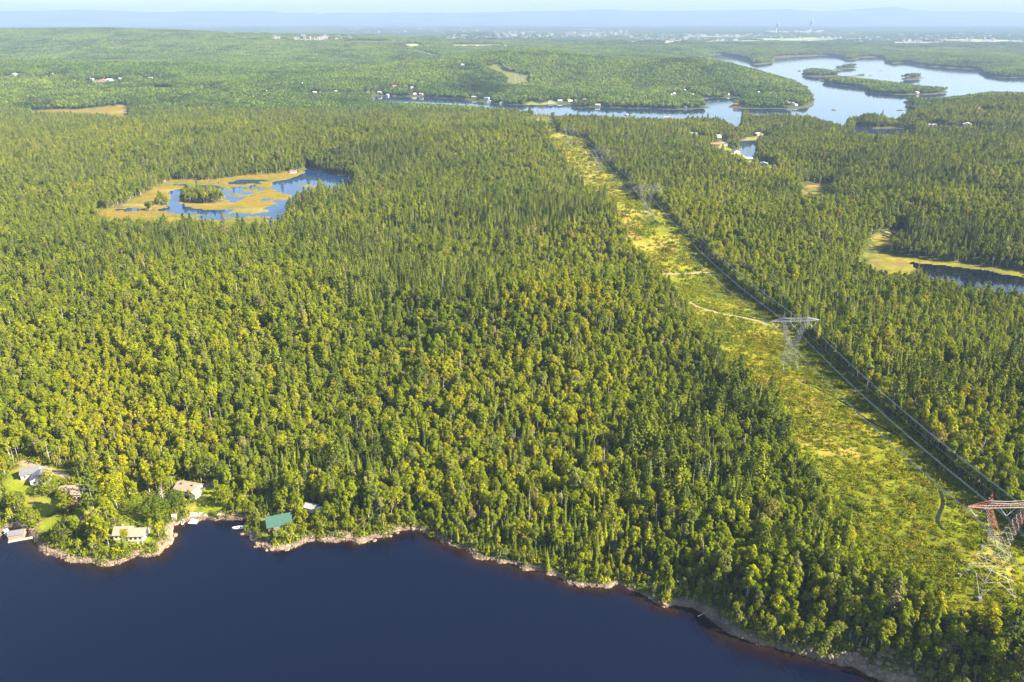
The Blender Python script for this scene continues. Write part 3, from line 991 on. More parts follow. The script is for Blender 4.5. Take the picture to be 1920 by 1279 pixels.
BIG = [add_form('broadleaf_tree', h, broadleaf_form(500 + i, h, r, 2.2, 34, 0.85, 60), M_LEAF, trunk_mb(h * 0.75, 0.4, 10, 70 + i), M_BARK) for i, (h, r) in enumerate([(13.5, 6.6), (12.5, 5.6)])]
CEDAR = [add_form('cedar_tree', h, spruce_form(600 + i, h, r, 0.2, 16, 10, -0.6, 0.12, 0.3), M_NEEDLE, trunk_mb(h * 0.8, 0.12, 0, 80 + i), M_BARK) for i, (h, r) in enumerate([(7.5, 0.95), (6, 0.9)])]

# ------------------------------------------------------------------ where the trees stand and which kind each one is
GREENS = np.array([(0.102, 0.138, 0.008), (0.148, 0.186, 0.008), (0.192, 0.226, 0.008), (0.230, 0.252, 0.009), (0.278, 0.276, 0.004)])
GOLD, RUST, PALE, TAN = np.array((0.310, 0.268, 0.006)), np.array((0.25, 0.15, 0.03)), np.array((0.16, 0.17, 0.055)), np.array((0.20, 0.165, 0.085))
NEEDLES = np.array([(0.062, 0.088, 0.010), (0.110, 0.140, 0.009), (0.165, 0.185, 0.009), (0.205, 0.205, 0.016)])
# photo areas with a cover of their own: centre, half sizes, conifer share change, gold change, light change
AREAS = [(760, 520, 120, 75, .75, -.2, -.1), (960, 415, 170, 45, .7, -.2, -.2), (660, 380, 90, 25, .8, -.2, -.3), (900, 560, 60, 60, .5, -.1, -.1), (600, 450, 60, 25, .2, 0, -.2),
         (180, 735, 120, 85, .0, -.15, .25), (60, 640, 90, 60, -.2, .05, .25), (1050, 580, 110, 32, -.5, .25, .6), (280, 825, 110, 40, -.4, .45, .5), (1150, 620, 110, 50, -.2, .1, .2),
         (900, 760, 220, 100, .08, .16, -.05), (1420, 860, 120, 110, .45, -.1, -.35), (1270, 840, 120, 100, .2, 0, -.1), (1010, 1010, 160, 70, .55, .05, 0), (1180, 1000, 120, 60, .15, 0, .1), (1350, 1030, 110, 70, -.1, -.05, .1), (1700, 1180, 160, 70, -.35, .08, .2), (640, 900, 120, 60, .5, .15, -.05),
         (350, 300, 250, 40, .1, -.1, 0), (700, 300, 130, 40, .55, -.2, -.3), (250, 340, 180, 40, .25, -.1, -.1), (1780, 460, 140, 40, .5, -.15, -.3), (1570, 480, 60, 60, .5, -.1, -.1), (1350, 480, 150, 110, -.15, 0, .1), (1650, 620, 200, 90, -.2, .1, .15),
         (1550, 300, 220, 50, .0, -.1, -.1), (900, 160, 60, 30, .8, -.3, -.7), (200, 205, 250, 25, .4, -.1, -.2), (500, 330, 110, 14, .7, -.2, -.2), (1780, 800, 120, 80, -.2, .1, .1), (120, 180, 200, 30, .1, -.1, 0), (1450, 325, 130, 14, .0, 0, .5)]


def traits(x, y, rng):
    """conifer share, goldness and lightness of the wood at each spot"""
    u, v, _ = to_pixel(x, y, ground_z(x, y))
    con = 0.23 + 0.85 * fbm(x, y, 130, 140) + 0.35 * vnoise(x, y, 38, 143) - 0.20 * sstep(700, 1200, y) - 0.10 * sstep(1400, 2100, y)
    gold = 0.02 + 0.16 * fbm(x, y, 90, 145) - 0.05 * sstep(700, 1600, y)
    light = 0.8 * fbm(x, y, 110, 147) + 0.3 * vnoise(x, y, 30, 149)
    for (cu, cv, su, sv, dc, dg, dl) in AREAS:
        w = np.exp(-(((u - cu) / su) ** 2 + ((v - cv) / sv) ** 2) ** 1.5)
        con = con + w * dc; gold = gold + w * dg; light = light + w * dl * 1.5
    return con, gold, light


def tints(n, conifer, gold, light, rng):
    k = np.clip(1.6 + 1.9 * light + rng.normal(size=n) * 0.85, 0, len(GREENS) - 1.001)
    i = k.astype(int); f = (k - i)[:, None]
    c = GREENS[i] * (1 - f) + GREENS[i + 1] * f
    kn = np.clip(0.9 + 1.0 * light + rng.normal(size=n) * 0.8, 0, len(NEEDLES) - 1.001)
    i = kn.astype(int); f = (kn - i)[:, None]
    cn = NEEDLES[i] * (1 - f) + NEEDLES[i + 1] * f
    out = np.where(conifer[:, None], cn, c)
    q = rng.random(n)
    gm = (q < np.clip(gold, 0, 0.8)) & ~conifer
    out[gm] = out[gm] * 0.35 + GOLD * 0.65
    q = rng.random(n)
    rm = (q < 0.003 + 0.012 * np.clip(gold, 0, 1)) & ~conifer
    out[rm] = out[rm] * 0.3 + RUST * 0.7
    pm = (rng.random(n) < 0.10) & ~conifer
    out[pm] = out[pm] * 0.4 + PALE * 0.6
    tm = (rng.random(n) < 0.018)
    out[tm] = out[tm] * 0.4 + TAN * 0.6
    return out * rng.uniform(0.85, 1.15, (n, 1))


CLEAR_RECTS = []          # (x, y, half width, towards camera, away) kept free of trees around houses


def off_track(x, y, margin):
    ok = np.ones(len(x), bool)
    for (tx, ty, w) in TRACK_XY:
        r = w / 2 + margin
        c = np.nonzero((x > tx.min() - r) & (x < tx.max() + r) & (y > ty.min() - r) & (y < ty.max() + r))[0]
        if len(c):
            d2 = np.min((x[c][:, None] - tx[None]) ** 2 + (y[c][:, None] - ty[None]) ** 2, axis=1)
            ok[c] &= d2 > r * r
    return ok


def free_ground(x, y, margin, far=False):
    sd = ground_sd(x, y)
    k = np.where(y < 800, 1.0, 1.6)
    u, v, _ = to_pixel(x, y, 1.0)
    edge = (2.6 + 1.8 * vnoise(x, y, 12, 150)) * k * np.where(y < 800, 1 - 0.6 * sstep(740, 830, u), 0.6)
    edge = edge + 1.6 * sstep(1480, 1640, u) * sstep(420, 330, y)
    ok = sd > edge + (margin if far else 0)
    for P in [CORRIDOR, HILL_CUT] + FIELDS + GLADES:
        ok &= signed(x, y, P, 30) < -margin * 0.4 + (6.5 * np.maximum(0, vnoise(x, y, 16, 154) - 0.1) if P is CORRIDOR else 0)
    ok &= off_track(x, y, 1.2)
    for P in LAWNS + GRAVEL:
        ok &= signed(x, y, P, 30) < -0.8
    bog = np.zeros(len(x), bool)
    for i, P in enumerate(BOGS):
        bog |= signed(x, y, P, 30) > (-1.0 if i == 0 else -5.0) + (11 if i == 0 else 2) * np.maximum(0, vnoise(x, y, 15, 152)) + (5 if i == 0 else 1) * np.maximum(0, vnoise(x, y, 4, 153))
    for P in POND_ISLES:
        bog &= ~(signed(x, y, P, 30) > 0)
    ok &= ~bog
    for (cx, cy_, hw, front, back) in CLEAR_RECTS:
        ok &= ~((np.abs(x - cx) < hw) & (y > cy_ - front) & (y < cy_ + back))
    return ok


def in_view(x, y, m=0.10, low=60):
    u, v, zc = to_pixel(x, y, ground_z(x, y) + 6)
    return (u > -PW * m) & (u < PW * (1 + m)) & (v < PH + low) & (zc > 50)


def jitter_grid(y0, y1, step, rng, tlim=0.9):
    xs = np.arange(-y1 * tlim, y1 * tlim, step)
    ys = np.arange(y0, y1, step)
    X, Y = np.meshgrid(xs, ys)
    X = (X + rng.uniform(-0.5, 0.5, X.shape) * step).ravel(); Y = (Y + rng.uniform(-0.5, 0.5, Y.shape) * step).ravel()
    m = np.abs(X) < Y * tlim
    return X[m], Y[m]

# ------------------------------------------------------------------ pylons and conductors
def lattice_face(b, a0, a1, b0, b1, n, rc, rb, mi_b):
    """zigzag X bracing between the chords a0-a1 and b0-b1"""
    a0, a1, b0, b1 = map(Vector, (a0, a1, b0, b1))
    for k in range(n):
        f, g = k / n, (k + 1) / n
        pa, qa, pb, qb = a0.lerp(a1, f), a0.lerp(a1, g), b0.lerp(b1, f), b0.lerp(b1, g)
        b.bar(pa, qb, rb, mi_b, 3); b.bar(pb, qa, rb, mi_b, 3)
        if k:
            b.bar(pa, pb, rb, mi_b, 3)


def insulator_mesh(L):
    b = MB()
    n, sides = 9, 6
    prof = [(0.05, 0)]
    for k in range(n):
        z = -L * (k + 0.5) / n
        prof += [(0.05, z + 0.12), (0.2, z), (0.05, z - 0.05)]
    prof.append((0.05, -L))
    for (r, z) in prof:
        for s in range(sides):
            a = 2 * math.pi * s / sides
            b.v.append((r * math.cos(a), r * math.sin(a), z))
    for k in range(len(prof) - 1):
        for s in range(sides):
            b.f.append((k * sides + s, k * sides + (s + 1) % sides, (k + 1) * sides + (s + 1) % sides, (k + 1) * sides + s)); b.m.append(0)
    return b.mesh('insulator_string', M_GLASSINS)


INS_L = 5.6
INS = insulator_mesh(INS_L)


def pylon(x, y, z, heading, hb, b0, label, red=False, thick=1.0, scale=1.0):
    """waisted single-circuit lattice tower: splayed body, two fork arms, long crossarm, two earth peaks"""
    root = thing('transmission_pylon', label, 'pylon', (x, y, z), heading, 'lattice pylons along the power line clearing')
    root.scale = (scale,) * 3
    mats = [M_REDSTEEL, M_WHITESTEEL] if red else [M_STEEL, M_STEEL]
    rc, rb = 0.19 * thick, 0.09 * thick
    w, zw = 3.0, hb
    zc = hb + 16.5
    b = MB()
    crn = [(-1, -1), (1, -1), (1, 1), (-1, 1)]
    lv = [0, 0.30, 0.56, 0.78, 1.0]
    pt = lambda c, f: Vector((c[0] * (b0 + (w - b0) * f), c[1] * (b0 + (w - b0) * f), zw * f))
    for i, c in enumerate(crn):
        b.bar(pt(c, 0) - Vector((0, 0, 0.8)), pt(c, 1), rc, 0 if i == 1 else 1)
        d = crn[(i + 1) % 4]
        for k in range(len(lv) - 1):
            f, g = lv[k], lv[k + 1]
            m = (pt(c, f) + pt(d, f)) / 2 if k == 0 else None
            if k == 0:      # open portal at the foot
                top = (pt(c, g) + pt(d, g)) / 2
                b.bar(pt(c, f), top, rb * 1.2, 1, 3); b.bar(pt(d, f), top, rb * 1.2, 1, 3)
                b.bar(pt(c, f).lerp(pt(c, g), .5), pt(c, f).lerp(top, .5), rb, 1, 3); b.bar(pt(d, f).lerp(pt(d, g), .5), pt(d, f).lerp(top, .5), rb, 1, 3)
            else:
                b.bar(pt(c, f), pt(d, g), rb * 1.1, 1, 3); b.bar(pt(d, f), pt(c, g), rb * 1.1, (k + i) % 2, 3)
            b.bar(pt(c, g), pt(d, g), rb * 1.1, 1, 3)
        b.bar(pt(c, lv[1]), pt(crn[(i + 2) % 4], lv[1]), rb * 0.8, 1, 3)
    b.build('tower_body', mats, root)
    for c in crn:
        f = MB(); p = pt(c, 0); f.box(p.x - 0.7, p.x + 0.7, p.y - 0.7, p.y + 0.7, -2.0, 0.25); f.build('footing', M_CONC, root)
    for s in (-1, 1):
        f = MB()
        o = [Vector((s * w, -w, zw)), Vector((s * w, w, zw))]
        i_ = [Vector((s * 0.5, -w * 0.8, zw + 0.4)), Vector((s * 0.5, w * 0.8, zw + 0.4))]
        ot = [Vector((s * 8.9, -0.9, zc)), Vector((s * 8.9, 0.9, zc))]
        it = [Vector((s * 7.1, -0.9, zc)), Vector((s * 7.1, 0.9, zc))]
        om = [Vector((s * 5.3, -1.9, zw + 7.2)), Vector((s * 5.3, 1.9, zw + 7.2))]
        im = [Vector((s * 3.0, -1.7, zw + 7.2)), Vector((s * 3.0, 1.7, zw + 7.2))]
        for k in (0, 1):
            f.bar(o[k], om[k], rc, 0); f.bar(om[k], ot[k], rc, 0); f.bar(i_[k], im[k], rc, 0); f.bar(im[k], it[k], rc, 0)
            lattice_face(f, o[k], om[k], i_[k], im[k], 3, rc, rb, 1)
            lattice_face(f, om[k], ot[k], im[k], it[k], 4, rc, rb, k)
        lattice_face(f, o[0], om[0], o[1], om[1], 3, rc, rb, 1); lattice_face(f, om[0], ot[0], om[1], ot[1], 4, rc, rb, 1)
        lattice_face(f, im[0], it[0], im[1], it[1], 4, rc, rb, 1)
        f.build('fork_arm', mats, root)
        p = MB()
        tip = Vector((s * 8.0, 0, zc + 6.8))
        for (ax, ay) in ((-0.9, -0.8), (0.9, -0.8), (0.9, 0.8), (-0.9, 0.8)):
            p.bar((s * 8 + ax, ay, zc + 2.2), tip, rc * 0.7, 0)
        for q in (0.33, 0.66):
            cs = [Vector((s * 8 + ax, ay, zc + 2.2)).lerp(tip, q) for (ax, ay) in ((-0.9, -0.8), (0.9, -0.8), (0.9, 0.8), (-0.9, 0.8))]
            for k in range(4):
                p.bar(cs[k], cs[(k + 1) % 4], rb, 1, 3)
        p.build('earth_peak', mats, root)
    c = MB()
    tipx = 16.5
    for yy in (-0.9, 0.9):
        for s in (-1, 1):
            c.bar((0, yy, zc), (s * 8.9, yy, zc), rc, 1); c.bar((s * 8.9, yy, zc), (s * tipx, yy * 0.15, zc + 0.3), rc, 1)
            c.bar((0, yy * .85, zc + 1.7), (s * 8.0, yy * .85, zc + 2.3), rc * 0.9, 1); c.bar((s * 8.0, yy * .85, zc + 2.3), (s * tipx, yy * 0.15, zc + 0.4), rc * 0.9, 0)
            lattice_face(c, (0, yy, zc), (s * 8.9, yy, zc), (0, yy * .85, zc + 1.7), (s * 8.0, yy * .85, zc + 2.3), 6, rc, rb, 0)
            lattice_face(c, (s * 8.9, yy, zc), (s * tipx, yy * .15, zc + .3), (s * 8.0, yy * .85, zc + 2.3), (s * tipx, yy * .15, zc + .4), 5, rc, rb, 0)
    for s in (-1, 1):
        lattice_face(c, (0, -.9, zc), (s * 8.9, -.9, zc), (0, .9, zc), (s * 8.9, .9, zc), 6, rc, rb, 1)
        lattice_face(c, (s * 8.9, -.9, zc), (s * tipx, -.1, zc + .3), (s * 8.9, .9, zc), (s * tipx, .1, zc + .3), 4, rc, rb, 0)
    c.build('crossarm', mats, root)
    for xp in (-12.3, 0, 12.3):
        for s in (-1, 1):
            o = link('insulator_string', INS, root, (xp + s * 3.7, 0, zc - 0.1))
            o.rotation_euler = (0, s * math.radians(41), 0)
    M = root.matrix_basis.copy()
    from mathutils import Matrix
    M = Matrix.Translation((x, y, z)) @ Matrix.Rotation(heading, 4, 'Z') @ Matrix.Scale(scale, 4)
    ph = [M @ Vector((xp, 0, zc - 0.1 - INS_L * math.cos(math.radians(41)))) for xp in (-12.3, 0, 12.3)]
    gw = [M @ Vector((s * 8.0, 0, zc + 6.8)) for s in (-1, 1)]
    return ph, gw


PYLONS = [((1850, 1098), 22.0, 7.2, 'red and white lattice pylon standing by the lower end of the clearing', True, 0.58),
          ((1478, 691), 18.0, 5.2, 'grey lattice pylon beside the bright dirt track in the clearing', False, 0.62),
          ((1211, 410), 17.5, 5.0, 'grey lattice pylon on the tan rise midway along the clearing', False, 0.45),
          ((1123, 322), 16.0, 4.8, 'small grey lattice pylon against the dark clearing edge beyond the tan rise', False, 0.38),
          ((1066, 276), 15.0, 5.0, 'tiny grey lattice pylon just below the pink rock knoll', False, 0.38),
          ((1012, 229), 17.0, 5.0, 'faint grey lattice pylon seen against the narrow lake arm', False, 0.4),
          ((972, 158), 20.0, 6.0, 'faint grey lattice pylon in the cut on the far wooded hill', False, 0.38)]
pw = [hit(*p[0]) for p in PYLONS]
ends = []
for i, ((x, y, z), p) in enumerate(zip(pw, PYLONS)):
    a = pw[max(i - 1, 0)]; b_ = pw[min(i + 1, len(pw) - 1)]
    hd = math.atan2(b_[1] - a[1], b_[0] - a[0]) - math.pi / 2
    ends.append(pylon(x, y, z, hd, p[1], p[2], p[3], p[4], p[5]))
PYLON_XY = [(a, b) for a, b, c in pw]
d0 = (Vector(pw[0]) - Vector(pw[1])); d0.z = 0; d0 = d0.normalized() * 330
ends.insert(0, ([p + d0 + Vector((0, 0, 6)) for p in ends[0][0]], [p + d0 + Vector((0, 0, 6)) for p in ends[0][1]]))


def span(p, q, sag, n=26):
    return [p.lerp(q, k / n) - Vector((0, 0, 4 * sag * (k / n) * (1 - k / n))) for k in range(n + (0))] + []


def strung(points, sagf):
    out = []
    for a, b_ in zip(points[:-1], points[1:]):
        L = (b_ - a).length
        out += span(a, b_, sagf * L * L / 400 ** 2)
    return out + [points[-1]]


for k, side in enumerate(('over the grassy middle of the clearing', 'along the middle phase of the pylons', 'along the shaded far edge of the clearing')):
    pts = strung([e[0][k] for e in ends], 11)
    root = thing('power_line', 'pale bundled high voltage conductor ' + side, 'power line', pts[0], 0, 'conductor bundles of the power line')
    for (ox, oz) in ((-0.23, 0), (0.23, 0), (-0.23, -0.46), (0.23, -0.46)):
        b = MB(); b.tube([p - pts[0] + Vector((ox, 0, oz)) for p in pts], 0.036, 0, 4)
        b.build('conductor', M_WIRE, root)
for k, side in enumerate(('left', 'right')):
    pts = strung([e[1][k] for e in ends], 7)
    b = MB(); b.tube([p - pts[0] for p in pts], 0.03, 0, 4)
    tag(b.build('ground_wire', M_WIRE, None, pts[0]), 'thin earth wire strung between the %s peaks of the pylons' % side, 'wire', 'earth wires')


# ------------------------------------------------------------------ tracks, drives and the knoll
TRACK_XY = []


def ribbon(name, pix, width, m, lift=0.12, dz=0.0, wob=0.3):
    P = [hit(u, v, dz) for u, v in pix]
    P = np.array([(p[0], p[1]) for p in P])
    seg = np.concatenate([[0], np.cumsum(np.linalg.norm(np.diff(P, axis=0), axis=1))])
    s = np.arange(0, seg[-1], 2.0)
    x, y = np.interp(s, seg, P[:, 0]), np.interp(s, seg, P[:, 1])
    k = np.ones(5) / 5
    if len(x) > 9:
        xs, ys = np.convolve(np.pad(x, 2, 'edge'), k, 'valid'), np.convolve(np.pad(y, 2, 'edge'), k, 'valid')
        x, y = xs, ys
    TRACK_XY.append((x, y, width))
    tx, ty = np.gradient(x), np.gradient(y)
    L = np.hypot(tx, ty) + 1e-9
    nx, ny = -ty / L, tx / L
    rows = []
    for f in (-1, -0.5, 0, 0.5, 1):
        w = width / 2 * f * (1 + wob * vnoise(x * 1.0, y, 9, 160 + int(f * 2)))
        X, Y = x + nx * w, y + ny * w
        rows.append(np.stack([X, Y, ground_z(X, Y) + lift * (1 - 0.7 * abs(f))], 1))
    V = np.concatenate(rows); n = len(x)
    i = np.arange(len(V)).reshape(5, n)
    Q = np.stack([i[:-1, :-1].ravel(), i[:-1, 1:].ravel(), i[1:, 1:].ravel(), i[1:, :-1].ravel()], 1)
    tag(link(name, fast_mesh(name, V, Q, [m], smooth=True)), kind='structure')


ribbon('dirt_track', [(1286, 564), (1305, 574), (1330, 583), (1360, 590), (1400, 597), (1425, 603), (1448, 612)], 3.4, M_TRACK, 0.25)
ribbon('dirt_track', [(1238, 514), (1262, 514), (1290, 513), (1315, 511), (1346, 511)], 3.8, M_TRACK, 0.25)
ribbon('drainage_ditch', [(1500, 715), (1530, 727), (1560, 743), (1590, 760), (1612, 778), (1635, 792), (1660, 805), (1690, 820)], 1.3, M_DITCH, 0.15)
ribbon('drainage_ditch', [(1762, 918), (1768, 935), (1768, 950), (1760, 968), (1756, 977), (1763, 988), (1773, 998)], 1.8, M_DITCH, 0.15)
ribbon('gravel_road', [(30, 862), (46, 868), (70, 876), (95, 884), (116, 889), (128, 896), (140, 905)], 4.5, M_TRACK, 0.2)
ribbon('gravel_road', [(436, 874), (424, 884), (410, 893), (398, 904), (386, 912), (372, 916)], 3.8, M_TRACK, 0.2)
ribbon('gravel_road', [(148, 975), (156, 962), (165, 950)], 2.2, M_TRACK, 0.2)
ribbon('gravel_road', [(505, 915), (500, 930), (505, 945), (512, 958)], 2.6, mat('dark_gravel', (0.16, 0.14, 0.12), 0.95, 0.7, 0.3), 0.2)
ribbon('gravel_road', [(1655, 437), (1672, 435), (1692, 434)], 3.5, M_TRACK, 0.2)
ribbon('paved_terrace', [(318, 1026), (325, 1012), (325, 1000), (322, 992), (328, 985), (340, 979), (352, 974)], 2.6, mat('pink_pavers', (0.24, 0.165, 0.12), 0.9, 2.5, 0.2), 0.5, 0, 0.05)


# ------------------------------------------------------------------ buildings
def window(parent, x, y, z, w, h, nrm, fm):
    """frame with its pane, on a wall whose outward axis is nrm"""
    f, p = MB(), MB()
    if nrm[0]:
        s = nrm[0]
        f.box(min(x, x + s * .06), max(x, x + s * .06), y - w / 2, y + w / 2, z, z + h)
        p.box(min(x + s * .05, x + s * .09), max(x + s * .05, x + s * .09), y - w / 2 + .1, y + w / 2 - .1, z + .1, z + h - .1)
    else:
        s = nrm[1]
        f.box(x - w / 2, x + w / 2, min(y, y + s * .06), max(y, y + s * .06), z, z + h)
        p.box(x - w / 2 + .1, x + w / 2 - .1, min(y + s * .05, y + s * .09), max(y + s * .05, y + s * .09), z + .1, z + h - .1)
    fo = f.build('window', fm, parent)
    p.build('pane', M_WINDOW, fo)


def gable(parent, x0, x1, y0, y1, h, rise, ridge, wm, rm, over=0.5, z0=-1.5):
    b = MB(); r = MB()
    t = 0.18
    if ridge == 'x':
        ym = (y0 + y1) / 2
        for x in (x0, x1):
            b.face([(x, y0, z0), (x, y1, z0), (x, y1, h), (x, ym, h + rise), (x, y0, h)] if x == x1 else [(x, y0, z0), (x, y0, h), (x, ym, h + rise), (x, y1, h), (x, y1, z0)])
        b.face([(x0, y0, z0), (x1, y0, z0), (x1, y0, h), (x0, y0, h)]); b.face([(x0, y1, z0), (x0, y1, h), (x1, y1, h), (x1, y1, z0)])
        sl = rise / (ym - y0)
        for s in (-1, 1):
            ye = ym + s * ((ym - y0) + over)
            ze = h - over * sl
            pts = [(x0 - over, ye, ze), (x1 + over, ye, ze), (x1 + over, ym, h + rise), (x0 - over, ym, h + rise)]
            up = [(p[0], p[1], p[2] + t) for p in pts]
            r.face(up if s < 0 else up[::-1]); r.face(pts[::-1] if s < 0 else pts)
            for k in range(4):
                r.face([pts[k], pts[(k + 1) % 4], up[(k + 1) % 4], up[k]])
    else:
        xm = (x0 + x1) / 2
        for y in (y0, y1):
            b.face([(x0, y, z0), (x1, y, z0), (x1, y, h), (xm, y, h + rise), (x0, y, h)])
        b.face([(x0, y0, z0), (x0, y1, z0), (x0, y1, h), (x0, y0, h)]); b.face([(x1, y0, z0), (x1, y0, h), (x1, y1, h), (x1, y1, z0)])
        sl = rise / (xm - x0)
        for s in (-1, 1):
            xe = xm + s * ((xm - x0) + over)
            ze = h - over * sl
            pts = [(xe, y0 - over, ze), (xe, y1 + over, ze), (xm, y1 + over, h + rise), (xm, y0 - over, h + rise)]
            up = [(p[0], p[1], p[2] + t) for p in pts]
            r.face(up); r.face(pts[::-1])
            for k in range(4):
                r.face([pts[k], pts[(k + 1) % 4], up[(k + 1) % 4], up[k]])
    w = b.build('wall', wm, parent)
    return w, r.build('roof', rm, parent)


GREYROOF = paint('grey_shingle', (0.12, 0.12, 0.13)); WHITE = paint('white_siding', (0.52, 0.50, 0.47)); BEIGEROOF = paint('beige_shingle', (0.24, 0.19, 0.135))
BRICK = paint('orange_brown_siding', (0.25, 0.125, 0.055)); GREENROOF = paint('green_metal_roof', (0.032, 0.080, 0.058), 0.45); LOGWALL = paint('dark_log_wall', (0.16, 0.10, 0.06))
DARKROOF = paint('dark_shingle', (0.10, 0.095, 0.095)); PALEROOF = paint('pale_grey_roof', (0.26, 0.26, 0.25)); DECKWOOD = paint('silver_deck_wood', (0.30, 0.27, 0.23))
WHITEWOOD = paint('white_dock_boards', (0.45, 0.43, 0.39)); CREAM = paint('cream_siding', (0.68, 0.58, 0.42)); WHITETRIM = paint('white_trim', (0.8, 0.8, 0.78))


def place(u, v):
    x, y, z = hit(u, v)
    return x, y, z


def clear(x, y, hw, front, back):
    CLEAR_RECTS.append((x, y, hw, front, back))


def houses():
    # grey L-shaped house top of the settlement
    x, y, z = place(66, 900); clear(x, y + 1, 9, 9, 10)
    t = thing('house', 'grey roofed white house of two gabled wings beside the gravel road', 'house', (x, y, z), 0.35, 'cottages of the shore settlement')
    gable(t, -7, 2, 2, 9, 3.4, 2.2, 'x', WHITE, GREYROOF); gable(t, -1, 8, -6, 2.2, 3.0, 2.0, 'y', WHITE, GREYROOF)
    for xx in (-5, -2): window(t, xx, 2, 1.2, 1.4, 1.3, (0, -1), WHITETRIM)
    for xx in (1, 5.5): window(t, xx, -6, 1.0, 1.5, 1.3, (0, -1), WHITETRIM)
    window(t, -1, -2, 1.0, 1.4, 1.3, (-1, 0), WHITETRIM)
    b = MB(); b.box(3.0, 4.0, -6.08, -6.0, -0.2, 2.0); b.build('door', LOGWALL, t)
    b = MB(); b.box(-3, -2.2, 5, 5.8, 3, 6.6); b.build('chimney', paint('chimney_brick', (0.3, 0.14, 0.1)), t)
    # flat roofed brown house with a scooped corner
    x, y, z = place(137, 938); clear(x, y, 8, 7.5, 7)
    t = thing('house', 'two storey orange brown house with a beige flat roof and scooped corner', 'house', (x, y, z), 0.12, 'cottages of the shore settlement')
    out = [(-6.8 + 2.6 * math.cos(a) * 0 + 0, 0) for a in ()]
    base = [(-2.4, -4.2), (6.6, -4.2), (6.6, 5), (-6.2, 5), (-6.2, 1.8)]
    arc = [(-6.6 + 4.2 * math.cos(a), -4.6 + 6.2 * math.sin(a)) for a in np.linspace(math.pi / 2, 0.1, 7)]
    outl = [(-2.4, -4.2), (6.6, -4.2), (6.6, 5), (-6.6, 5)] + arc[:-1]
    b = MB(); b.prism(outl, -1.5, 5.6); b.build('wall', BRICK, t)
    cx, cyy = 0, 0.3
    b = MB(); b.prism([(cx + (p[0] - cx) * 1.09, cyy + (p[1] - cyy) * 1.09) for p in outl], 5.6, 6.0); rf = b.build('roof', BEIGEROOF, t)
    for (vx, vy) in ((-3.5, 3.4), (3.8, 3.6), (-4.6, 1.8), (3.0, -2.6)):
        b = MB(); b.box(vx - .5, vx + .5, vy - .35, vy + .35, 6.0, 6.35); b.build('roof_vent', DARKROOF, rf)
    b = MB(); b.box(0.4, 0.9, 1, 1.5, 6, 7.1); b.build('chimney', PALEROOF, rf)
    for zz in (0.4, 3.2):
        for xx in (0.2, 3.2, 5.3): window(t, xx, -4.2, zz, 1.5, 1.5, (0, -1), WHITETRIM)
    b = MB(); b.box(-5.6, -2.6, -4.4, -1.5, 2.5, 2.75); b.box(-5.5, -5.3, -4.3, -4.1, -1, 2.5); b.build('balcony', DECKWOOD, t)
    # long beige house near the water with two offset roofs
    x, y, z = place(247, 1006); clear(x, y, 8.5, 6.5, 6)
    t = thing('house', 'long white cottage with two offset beige roofs just above the rocky point', 'house', (x, y, z), 0.06, 'cottages of the shore settlement')
    gable(t, -7.6, -0.4, -2.5, 4.5, 3.0, 2.3, 'x', WHITE, BEIGEROOF); gable(t, -0.4, 7.6, -3.6, 3.2, 2.8, 2.1, 'x', WHITE, BEIGEROOF)
    for xx in (-6, -4, -2): window(t, xx, -2.5, 1.0, 1.3, 1.4, (0, -1), WHITETRIM)
    for xx in (1.2, 3.4, 5.6): window(t, xx, -3.6, 0.6, 1.5, 1.7, (0, -1), WHITETRIM)
    b = MB(); b.box(0.2, 7.2, -6.2, -3.7, -0.5, -0.3)
    for xx in (0.3, 3.6, 7.0): b.box(xx, xx + .15, -6.1, -5.95, -2.5, 0.6)
    b.build('deck', DECKWOOD, t)
    b = MB(); b.box(-4.4, -3.8, 1.4, 2.0, 4.5, 6.2); b.build('chimney', PALEROOF, t)
    # low beige house behind the cove
    x, y, z = place(358, 921); clear(x, y, 8.5, 6.5, 6)
    t = thing('house', 'low cottage under a wide beige roof behind the white dock', 'house', (x, y, z), -0.28, 'cottages of the shore settlement')
    gable(t, -7, 4.5, -4, 4, 2.8, 2.0, 'x', CREAM, BEIGEROOF, 0.7); gable(t, 3, 7, -5.5, 1, 2.5, 1.4, 'y', CREAM, BEIGEROOF)
    for xx in (-5, -2.5, 0): window(t, xx, -4, 0.9, 1.4, 1.3, (0, -1), WHITETRIM)
    for xx in (-4.5, 2.2):
        b = MB(); b.box(xx, xx + .7, -1.4, -.7, 3.6, 5.3); b.build('chimney', DARKROOF, t)
    # green roofed cottage
    x, y, z = place(524, 986); clear(x, y, 6.8, 7, 6)
    t = thing('house', 'log cottage with a bright green metal roof and glazed porch on the point', 'house', (x, y, z), 0.36, 'cottages of the shore settlement')
    w, rf = gable(t, -5.6, 5.6, -4.2, 4.6, 3.4, 3.0, 'x', LOGWALL, GREENROOF, 0.7)
    b = MB()
    b.box(-2.6, 3.4, -7.4, -4.25, -1.5, 2.2); po = b.build('porch', CREAM, t)
    b = MB(); b.face([(-3, -7.8, 2.25), (3.8, -7.8, 2.25), (3.8, -4.22, 3.1), (-3, -4.22, 3.1)]); b.face([(-3, -7.8, 2.15), (-3, -4.22, 3.0), (3.8, -4.22, 3.0), (3.8, -7.8, 2.15)]); b.build('porch_roof', DARKROOF, po)
    for xx in (-1.8, -0.3, 1.2, 2.7): window(t, xx, -7.4, 0.3, 1.1, 1.5, (0, -1), WHITETRIM)
    b = MB(); b.box(-6.6, 6, -9.2, -7.5, -0.6, -0.4)
    for xx in (-6.5, -3.3, 0, 3, 5.8): b.box(xx, xx + .14, -9.15, -9.0, -2.5, 0.5)
    b.build('deck', DECKWOOD, t)
